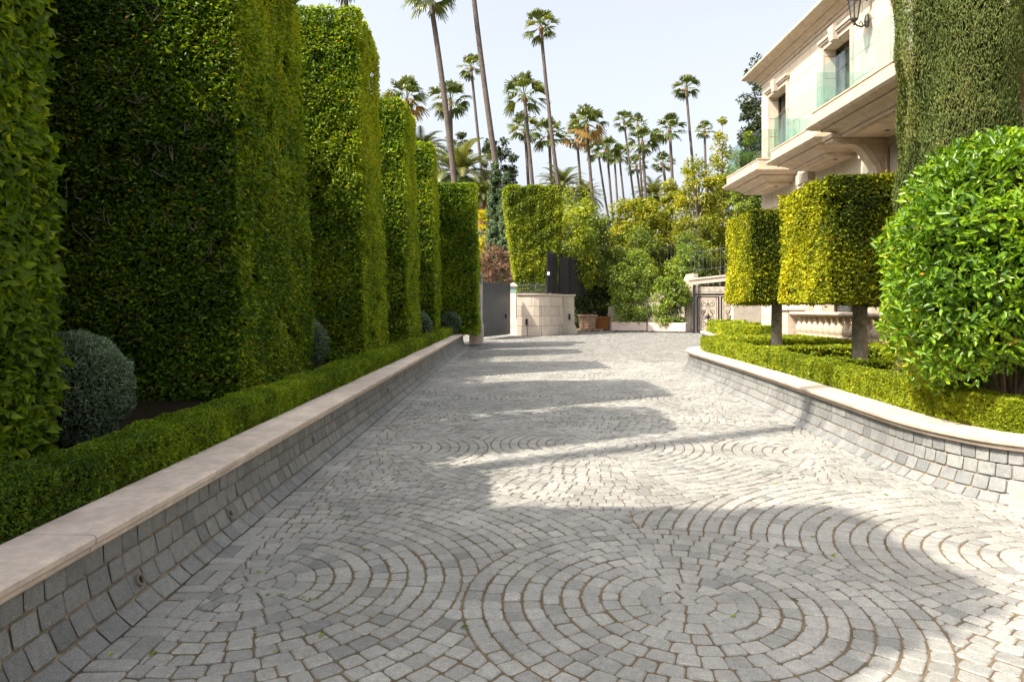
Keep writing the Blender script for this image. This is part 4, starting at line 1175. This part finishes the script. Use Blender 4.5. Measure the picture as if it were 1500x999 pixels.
tree('dark green dense tree overhanging the screen fence and crates', 832, 893, 318, 486, 49.5, MT['darkleaf'], 60, 9000, .24, sg=.26, limbs=4, depth=1.6)
tree('mid green tree with pale sprays above the red crate', 856, 915, 312, 478, 52, MT['mid'], 55, 7000, .22, sg=.24)
tree('yellow-green tree with its top below the thin palms', 880, 938, 298, 420, 55, MT['yellow'], 60, 10000, .24, sg=.26)
tree('bright yellow-green tree in the middle of the far grove', 912, 972, 288, 430, 57, MT['yellow'], 70, 12000, .26, sg=.25)
tree('pointed yellow-green tree just right of the middle of the far grove', 958, 1012, 246, 420, 60, MT['yellow'], 75, 12000, .26, shape='cone', sg=.26)
tree('open yellow-green tree with bare grey limbs before the house corner', 985, 1062, 215, 400, 54, MT['yellow'], 80, 9000, .22, sg=.19, limbs=20, z_base=2.6, trunk_r=.18)
tree('tall slim yellow-green tree with a narrow crown left of the house', 1030, 1086, 165, 400, 58, MT['yellow'], 100, 13000, .24, shape='cone', sg=.22, z_base=2.6)
tree('green tree showing through the glass of the end balcony', 1068, 1120, 196, 420, 52, MT['mid'], 60, 7500, .22, shape='column', sg=.25, z_base=2.6)
tree('dark pointed conifer rising behind the house corner', 1078, 1132, 66, 330, 64, MT['pine'], 130, 14000, .3, name='conifer', shape='cone', sg=.24, z_base=2.6)
tree('shrubby yellow tree above the gate house roof', 1018, 1064, 318, 402, 56, MT['yellow'], 30, 3000, .2, sg=.24, z_base=2.6)
tree('dark shaded tree at the back of the far grove', 925, 1000, 325, 440, 63, MT['darkleaf'], 40, 5000, .3, sg=.3, limbs=4)
tree('dark tree filling the back behind the gate house', 1000, 1110, 270, 430, 66, MT['darkleaf'], 50, 6000, .32, sg=.26, z_base=2.6, limbs=5)
tree('fresh green young tree standing in the left planter box', 900, 960, 368, 476, 44.85, MT['fresh'], 60, 8500, .15, sg=.25, name='young_tree', z_base=.3, trunk_r=.05, depth=.6)
tree('fresh green young tree standing in the right planter box', 958, 1008, 400, 474, 43.5, MT['fresh'], 52, 7000, .15, sg=.26, name='young_tree', z_base=.3, trunk_r=.05, depth=.5)
tree('leafy shrub spilling over the slope railing', 980, 1020, 362, 420, 47.5, MT['fresh'], 30, 4200, .16, sg=.3, name='shrub', cat='shrub', z_base=2., trunk_r=.05)
tree('mid green loose shrub growing over the cream curved wall', 905, 965, 330, 440, 49.6, MT['mid'], 44, 6000, .18, sg=.26, name='shrub', cat='shrub', z_base=1., trunk_r=.06)
tree('green bushy tree between the slope railing and the gate house roof', 990, 1040, 335, 412, 50.5, MT['mid'], 40, 5200, .18, sg=.26, z_base=2.4, trunk_r=.08)
# left of the middle
tree('dark blue-green slim cypress, taller of the pair behind the grey gate', 714, 738, 232, 400, 45.6, MT['italian'], 260, 20000, .12, name='slim_cypress', shape='spire', sg=.26, limbs=2, trunk_r=.1)
tree('dark blue-green slim cypress, shorter of the pair, touching the square hedge', 731, 753, 242, 400, 45.0, MT['italian'], 260, 20000, .12, name='slim_cypress', shape='spire', sg=.26, limbs=2, trunk_r=.1)
tree('narrow golden shrub left of the slim cypress pair', 701, 721, 298, 400, 50, MT['yellow'], 24, 2200, .2, name='golden_shrub', cat='shrub', shape='column', sg=.4, limbs=2, trunk_r=.05, vb=.3)
tree('dry brown twiggy shrub above the grey gate', 690, 765, 360, 420, 43.5, MT['brown'], 60, 5200, .13, name='dry_shrub', cat='shrub', shape='egg', sg=.16, limbs=34, z_base=.8, trunk_r=.06, depth=1.2)
tree('grey-green leafy shrub behind the grey gate', 680, 720, 320, 400, 52, MT['blue'], 26, 2200, .24, name='leafy_shrub', cat='shrub', sg=.3)
tree('airy dark pine with layered sprays behind the slim cypresses', 702, 756, 192, 300, 78, MT['pine'], 34, 4200, .3, name='pine_tree', shape='egg', sg=.15, limbs=22, trunk_r=.22)
tree('small-topped dark pine behind the big date palm', 660, 694, 186, 260, 84, MT['pine'], 20, 2200, .3, name='pine_tree', sg=.2, limbs=12, trunk_r=.2)
# square hedge block above the curved wall and the mass behind it
c0 = at(746, 275, 41)
hb = empty('clipped_hedge', (1.2, 41, 2.4)); tag(hb, 'bright square-cut hedge narrowing downwards above the curved stone wall', 'hedge')
P, Nn = box_points(-1.55, 1.6, -1.1, 1.4, 0, 6.3, {'-y': 650, '-x': 450, '+x': 450, '+z': 450, '-z': 100, '+y': 120}, 0, .09, .2, 71)
fz = P[:, 2] / 6.3; P[:, 0] = P[:, 0] * (.74 + .26 * np.minimum(1, fz * 1.3)) + .25 * (1 - fz)
leaf_mesh('foliage', P, Nn, .15, .08, MT['hedgeyel'], hb)
m = MB(); m.rings([[(-.85, -.8, 0), (1.2, -.8, 0), (1.2, 1.1, 0), (-.85, 1.1, 0)], [(-1.3, -.9, 4.7), (1.35, -.9, 4.7), (1.35, 1.2, 4.7), (-1.3, 1.2, 4.7)], [(-1.35, -.9, 6.1), (1.4, -.9, 6.1), (1.4, 1.2, 6.1), (-1.35, 1.2, 6.1)]]); m.build('shade_core', MT['core'], hb)
tree('bright bulging hedge mass right of the square-cut hedge', 795, 872, 276, 420, 46.5, MT['hedgeyel'], 70, 10000, .2, name='hedge_mass', cat='hedge', shape='egg', sg=.3, limbs=2, depth=2.5)
tree('second lumpy hedge mass with a sunlit round crest', 826, 892, 296, 420, 48.5, MT['mid'], 55, 7500, .2, name='hedge_mass', cat='hedge', shape='egg', sg=.3, limbs=2, depth=2.)
tree('dark drooping foliage behind the screen fence', 798, 850, 335, 440, 46, MT['darkleaf'], 40, 5000, .2, name='hedge_mass', cat='hedge', shape='egg', sg=.3, limbs=2, depth=1.4)

# distant wood, one mass
n = 26000
X = RNG.uniform(-110, 150, n); hgt = 8 + 3 * Wave(.12, 81)(np.stack([X, X * 0, X * 0], 1))
Z = RNG.uniform(0, 1, n) ** .8 * np.maximum(3, hgt)
P = np.stack([X, 118 + RNG.uniform(-3, 3, n), Z], 1)
o = leaf_mesh('distant_wood', P, np.tile([0, -.8, .5], (n, 1)), 1.1, .8, MT['darkleaf'])
tag(o, 'far off dark wood closing the view behind the grove', 'wood', kind='stuff')

# ------------------------------------------------------------------ palms
def fan_crown(seed, dead):
    g = random.Random(seed)
    V, F, var = [], [], []
    Vd, Fd, vd = [], [], []
    nf = 22
    for i in range(nf):
        el = R(86 - 126 * (i / (nf - 1)) ** 1.05 + g.uniform(-9, 9)); az = i * 2.399 + g.uniform(-.3, .3)
        d = Vector((math.cos(az) * math.cos(el), math.sin(az) * math.cos(el), math.sin(el)))
        side = d.cross(Vector((0, 0, 1)));
        if side.length < .1: side = Vector((1, 0, 0))
        side.normalize(); rl = g.uniform(-.6, .6); side = (side * math.cos(rl) + side.cross(d) * math.sin(rl)).normalized(); upv = side.cross(d).normalized()
        if upv.z < 0: upv = -upv
        pl = g.uniform(.36, .52) * (1 if el > -.4 else .8)
        isd = dead and i > nf * .74
        v, f, vv = (Vd, Fd, vd) if isd else (V, F, var)
        base = Vector((0, 0, .02)); hub = d * pl + Vector((0, 0, -.03))
        tone = min(1, max(0, g.gauss(.5, .2)))
        # petiole
        n0 = len(v); w = .014
        v += [base + side * w, base - side * w, hub - side * w, hub + side * w]; f.append((n0, n0 + 1, n0 + 2, n0 + 3)); vv.append(tone)
        ns = 15
        for k in range(ns):
            a = R(-58 + 116 * k / (ns - 1)) + g.uniform(-.04, .04)
            ray = (d * math.cos(a) + side * math.sin(a)).normalized()
            ln = g.uniform(.48, .58) * (1 - .28 * abs(a) / 1.83)
            tilt = upv * .10 * math.cos(a)
            p1 = hub + (ray + tilt) * ln * .55
            p2 = hub + (ray + tilt) * ln * .92 + Vector((0, 0, -.09 * ln / .5 * g.uniform(.5, 1.5)))
            p3 = p2 + Vector((ray.x * .06, ray.y * .06, -.10 * g.uniform(.3, 1.4)))
            sd = (d * -math.sin(a) + side * math.cos(a)).normalized() * .030
            n0 = len(v)
            v += [hub, p1 + sd, p1 - sd, p2 + sd * .75, p2 - sd * .75, p3]
            f += [(n0, n0 + 1, n0 + 2), (n0 + 1, n0 + 3, n0 + 4, n0 + 2), (n0 + 3, n0 + 5, n0 + 4)]; vv += [tone, tone, min(1, tone + .15)]
    def mk(name, v, f, vv, mat):
        me = bpy.data.meshes.new(name); me.from_pydata([tuple(p) for p in v], [], f); me.materials.append(mat)
        a = me.attributes.new('var', 'FLOAT', 'FACE'); a.data.foreach_set('value', vv); me.update(); return me
    return mk('crown', V, F, var, MT['palm']), (mk('dead_fronds', Vd, Fd, vd, MT['palmdead']) if Fd else None)
CROWNS = [fan_crown(s, False) for s in (1, 2, 3, 4, 5)] + [fan_crown(8, True), fan_crown(9, True)]

def trunk_tube(m, base, top, r0, r1, bend, n=10):
    pts, rad = [], []
    for i in range(n + 1):
        q = i / n
        p = base.lerp(top, q) + Vector((bend * 4 * q * (1 - q), 0, 0)); pts.append(p)
        rad.append((r0 + (r1 - r0) * q) * (1 + .35 * max(0, .06 - q) / .06))
    m.tube(pts, rad, 9)

def fan_palm(label, cx, cy, rp, bx, by, Y, var, r0=.2, r1=.15, bend=0.):
    top = Vector(at(cx, cy, Y)); b = Vector(at(bx, by, Y))
    s = (b.x - top.x) / (b.z - top.z); base = Vector((top.x + s * (0 - top.z), Y, 0))
    t = empty('fan_palm', base); tag(t, label, 'palm tree', 'tall fan palms against the sky')
    m = MB(); trunk_tube(m, Vector((0, 0, 0)), top - base, r0, r1, bend); m.build('trunk', MT['palmbark'], t, smooth=True)
    S = rp / 1000 * Y / .85
    m = MB(); d = (top - base).normalized(); q = top - base
    m.tube([q - d * S * .28, q - d * S * .1, q + d * S * .02], [r1 * 1.05, r1 * 1.5, r1 * .9], 8); m.build('crown_shaft', MT['palmtop'], t)
    g, dd = CROWNS[var]
    rz = random.uniform(0, 6.28)
    for me in (g, dd):
        if me is None: continue
        o = link(me.name, me, t); o.location = top - base; o.scale = (S, S, S); o.rotation_euler = (random.uniform(-.1, .1), random.uniform(-.1, .1), rz)
PALMS = [
 ('thick-trunked fan palm with hanging fronds cut by the top edge', 629, -8, 42, 660, 268, 52, 0, .27, .19, .3),
 ('leaning grey palm trunk whose crown lies above the photo', 684, -95, 40, 733, 252, 52, 1, .27, .17, -.3),
 ('tall palm with a small lone crown high in the sky, leaning left', 792, 40, 27, 822, 270, 62, 2, .22, .15, -.3),
 ('slender palm with a compact crown between the two thick trunks', 690, 99, 20, 710, 298, 70, 3, .19, .13, 0),
 ('fan palm with orange dead fronds, leftmost of the palms', 596, 146, 35, 598, 226, 70, 5, .24, .18, 0),
 ('fan palm half hidden by the thick trunk left of it', 660, 148, 32, 663, 268, 72, 0, .22, .16, 0),
 ('broad-crowned fan palm just left of the tall lone palm', 768, 140, 35, 780, 270, 66, 1, .22, .16, 0),
 ('lower fan palm under the broad-crowned one', 769, 190, 27, 774, 270, 80, 4, .22, .17, 0),
 ('fan palm whose crown touches the trunk of the tall lone palm', 804, 198, 27, 808, 270, 80, 3, .22, .17, 0),
 ('fan palm with orange dead fronds right of the tall lone palm', 859, 184, 30, 867, 280, 72, 6, .2, .15, 0),
 ('small fan palm with orange fronds tucked left of the bigger orange one', 845, 202, 24, 851, 275, 84, 5, .19, .15, 0),
 ('slim palm with a small round crown right of the orange palm', 914, 178, 17, 929, 295, 86, 2, .17, .12, 0),
 ('slim palm, upper crown of an overlapping pair in the centre right', 934, 182, 16, 941, 290, 92, 4, .17, .13, 0),
 ('palm with a loose crown, lower of the overlapping pair in the centre right', 941, 208, 24, 946, 290, 80, 0, .2, .15, 0),
 ('wide-crowned palm left of the tall thin right-hand palm', 981, 190, 24, 984, 245, 74, 1, .2, .15, 0),
 ('tallest thin palm on the right standing apart from the group', 1005, 129, 20, 1016, 235, 74, 2, .19, .13, -.15),
 ('small palm between the tall right-hand palm and the slim tree', 1032, 191, 15, 1033, 225, 96, 3, .2, .16, 0),
 ('leaning palm below the orange pair, crown on its left side', 876, 222, 20, 893, 318, 88, 4, .18, .13, -.2),
 ('upright palm crowding the leaning one below the orange pair', 889, 220, 22, 897, 310, 84, 0, .18, .13, 0),
 ('short palm with a narrow crown in the dense cluster', 900, 232, 15, 905, 305, 98, 2, .18, .14, 0),
 ('palm in the dense cluster nearest to the slim round-crowned palm', 907, 228, 18, 915, 305, 92, 1, .18, .13, 0),
 ('lowest palm of the centre right, crown under the overlapping pair', 932, 242, 17, 939, 295, 100, 3, .2, .15, 0),
 ('low palm peeping above the yellow trees, beneath the wide-crowned palm', 971, 240, 18, 974, 262, 92, 4, .22, .17, 0),
 ('palm showing only lower fronds at the top edge above the bright hedge', 508, -30, 36, 505, 100, 58, 1, .24, .18, 0),
]
for p in PALMS: fan_palm(*p)
# palm standing left of the frame: its trunk shadow crosses the paving
def side_palm():
    t = empty('fan_palm', (-10.2, 1.35, 0)); tag(t, 'very tall fan palm beyond the left hedges, its trunk shadow crossing the paving', 'palm tree', 'tall fan palms against the sky')
    m = MB(); trunk_tube(m, Vector((0, 0, 0)), Vector((0, 0, 40)), .2, .11, 0); m.build('trunk', MT['palmbark'], t, smooth=True)
    o = link('crown', CROWNS[1][0], t); o.location = (0, 0, 40); o.scale = (2.2, 2.2, 2.2)
side_palm()

def date_crown(seed):
    g = random.Random(seed); V, F, var = [], [], []
    nf = 64
    for i in range(nf):
        el = R(80 - 105 * (i / (nf - 1)) ** .8 + g.uniform(-8, 8)); az = i * 2.399
        h = Vector((math.cos(az), math.sin(az), 0)); tone = min(1, max(0, g.gauss(.5, .2)))
        pts = []; p = Vector((0, 0, 0)); e = el; n = 9
        for k in range(n + 1):
            pts.append(p.copy()); p = p + (h * math.cos(e) + Vector((0, 0, math.sin(e)))) * (1.05 / n); e -= R(8.5) * (.5 + k / n * 1.2)
        side = h.cross(Vector((0, 0, 1)))
        for k in range(n):
            a, b = pts[k], pts[k + 1]; n0 = len(V); V += [a + side * .008, a - side * .008, b - side * .008, b + side * .008]; F.append((n0, n0 + 1, n0 + 2, n0 + 3)); var.append(tone)
            if k < 1: continue
            t = (b - a).normalized(); upv = side.cross(t).normalized()
            for q in (0., .33, .66):
                c = a.lerp(b, q); ln = .20 * math.sin(math.pi * min(1, (k + q) / n * .85 + .12)) + .03
                for s_ in (-1, 1):
                    tip = c + (side * s_ * .8 + t * .65 + upv * .25).normalized() * ln + Vector((0, 0, -.03)); n0 = len(V)
                    V += [c, c + t * .04, tip]; F.append((n0, n0 + 1, n0 + 2)); var.append(tone)
    me = bpy.data.meshes.new('crown'); me.from_pydata([tuple(p) for p in V], [], F); me.materials.append(MT['date'])
    a = me.attributes.new('var', 'FLOAT', 'FACE'); a.data.foreach_set('value', var); me.update(); return me
DC = [date_crown(s) for s in (1, 2)]
for i, (label, cx, cy, rp, Y, r) in enumerate((
    ('feathery date palm at the far left above the hedge columns', 617, 225, 44, 72, .4),
    ('largest feathery date palm, behind the two thick palm trunks', 672, 255, 62, 62, .42),
    ('small date palm with an orange-brown trunk above the golden shrub', 706, 284, 30, 54, .36),
    ('feathery date palm above the square-cut hedge', 822, 275, 40, 76, .4),
    ('smaller date palm right of the one above the square-cut hedge', 856, 290, 32, 80, .4),
    ('feathery date palm low between the cluster and the yellow trees', 957, 288, 34, 88, .4))):
    top = Vector(at(cx, cy, Y)); t = empty('date_palm', (top.x, Y, 0)); tag(t, label, 'palm tree', 'feathery date palms')
    m = MB(); m.tube([(0, 0, 0), (0, 0, top.z * .6), (0, 0, top.z - .5), (0, 0, top.z)], [r * 1.1, r, r * 1.35, r * 1.1], 10); m.build('trunk', MT['palmtop'] if i == 2 else MT['palmbark'], t)
    S = rp / 1000 * Y / .95
    o = link('crown', DC[i % 2], t); o.location = (0, 0, top.z); o.scale = (S, S, S); o.rotation_euler = (0, 0, i * 1.1)

# ------------------------------------------------------------------ light, sky, camera
EL, AZ = 50., 241.
w = bpy.data.worlds.new('World'); sc.world = w; w.use_nodes = True
N = w.node_tree.nodes; L = w.node_tree.links
sky = N.new('ShaderNodeTexSky'); sky.sky_type = 'NISHITA'; sky.sun_disc = False
sky.sun_elevation = R(EL); sky.sun_rotation = R(AZ); sky.air_density = 1.0; sky.dust_density = 7.0; sky.ozone_density = .6
bg = N['Background']; bg.inputs['Strength'].default_value = .15
hsv = N.new('ShaderNodeHueSaturation'); hsv.inputs['Saturation'].default_value = .40; hsv.inputs['Value'].default_value = 1.02
L.new(sky.outputs['Color'], hsv.inputs['Color']); tcw = N.new('ShaderNodeTexCoord'); mpw = N.new('ShaderNodeMapping'); mpw.inputs['Scale'].default_value = (1.2, 1.2, 4.5)
L.new(tcw.outputs['Generated'], mpw.inputs['Vector'])
nw = N.new('ShaderNodeTexNoise'); nw.inputs['Scale'].default_value = 2.2; nw.inputs['Detail'].default_value = 7; nw.inputs['Roughness'].default_value = .6
L.new(mpw.outputs['Vector'], nw.inputs['Vector'])
rw = N.new('ShaderNodeMapRange'); rw.inputs['From Min'].default_value = .42; rw.inputs['From Max'].default_value = .75; rw.inputs['To Max'].default_value = .55
L.new(nw.outputs['Fac'], rw.inputs['Value'])
mw = N.new('ShaderNodeMix'); mw.data_type = 'RGBA'; mw.inputs[7].default_value = (2.45, 2.5, 2.55, 1)
L.new(rw.outputs['Result'], mw.inputs[0]); L.new(hsv.outputs['Color'], mw.inputs[6]); L.new(mw.outputs[2], bg.inputs['Color'])
sun = bpy.data.lights.new('sun', 'SUN'); sun.energy = 3.7; sun.angle = R(.53); sun.color = (1, .905, .76)
so = bpy.data.objects.new('sun', sun); col.objects.link(so)
d = Vector((math.sin(R(AZ)) * math.cos(R(EL)), math.cos(R(AZ)) * math.cos(R(EL)), math.sin(R(EL))))
so.rotation_euler = d.to_track_quat('Z', 'Y').to_euler(); so.location = (-20, -10, 40)

cam = bpy.data.cameras.new('camera'); cam.sensor_width = 36; cam.lens = 24; cam.shift_y = -49.5 / 1500; cam.clip_end = 3000; cam.clip_start = .05
co = bpy.data.objects.new('camera', cam); col.objects.link(co); co.location = (0, 0, CH); co.rotation_euler = (R(90), 0, 0)
sc.camera = co
sc.view_settings.view_transform = 'Standard'; sc.view_settings.look = 'None'
sc.view_settings.exposure = 1.34; sc.view_settings.gamma = 1; sc.view_settings.use_curve_mapping = False
sc.cycles.use_denoising = True
sc.cycles.max_bounces = 8; sc.cycles.transparent_max_bounces = 12
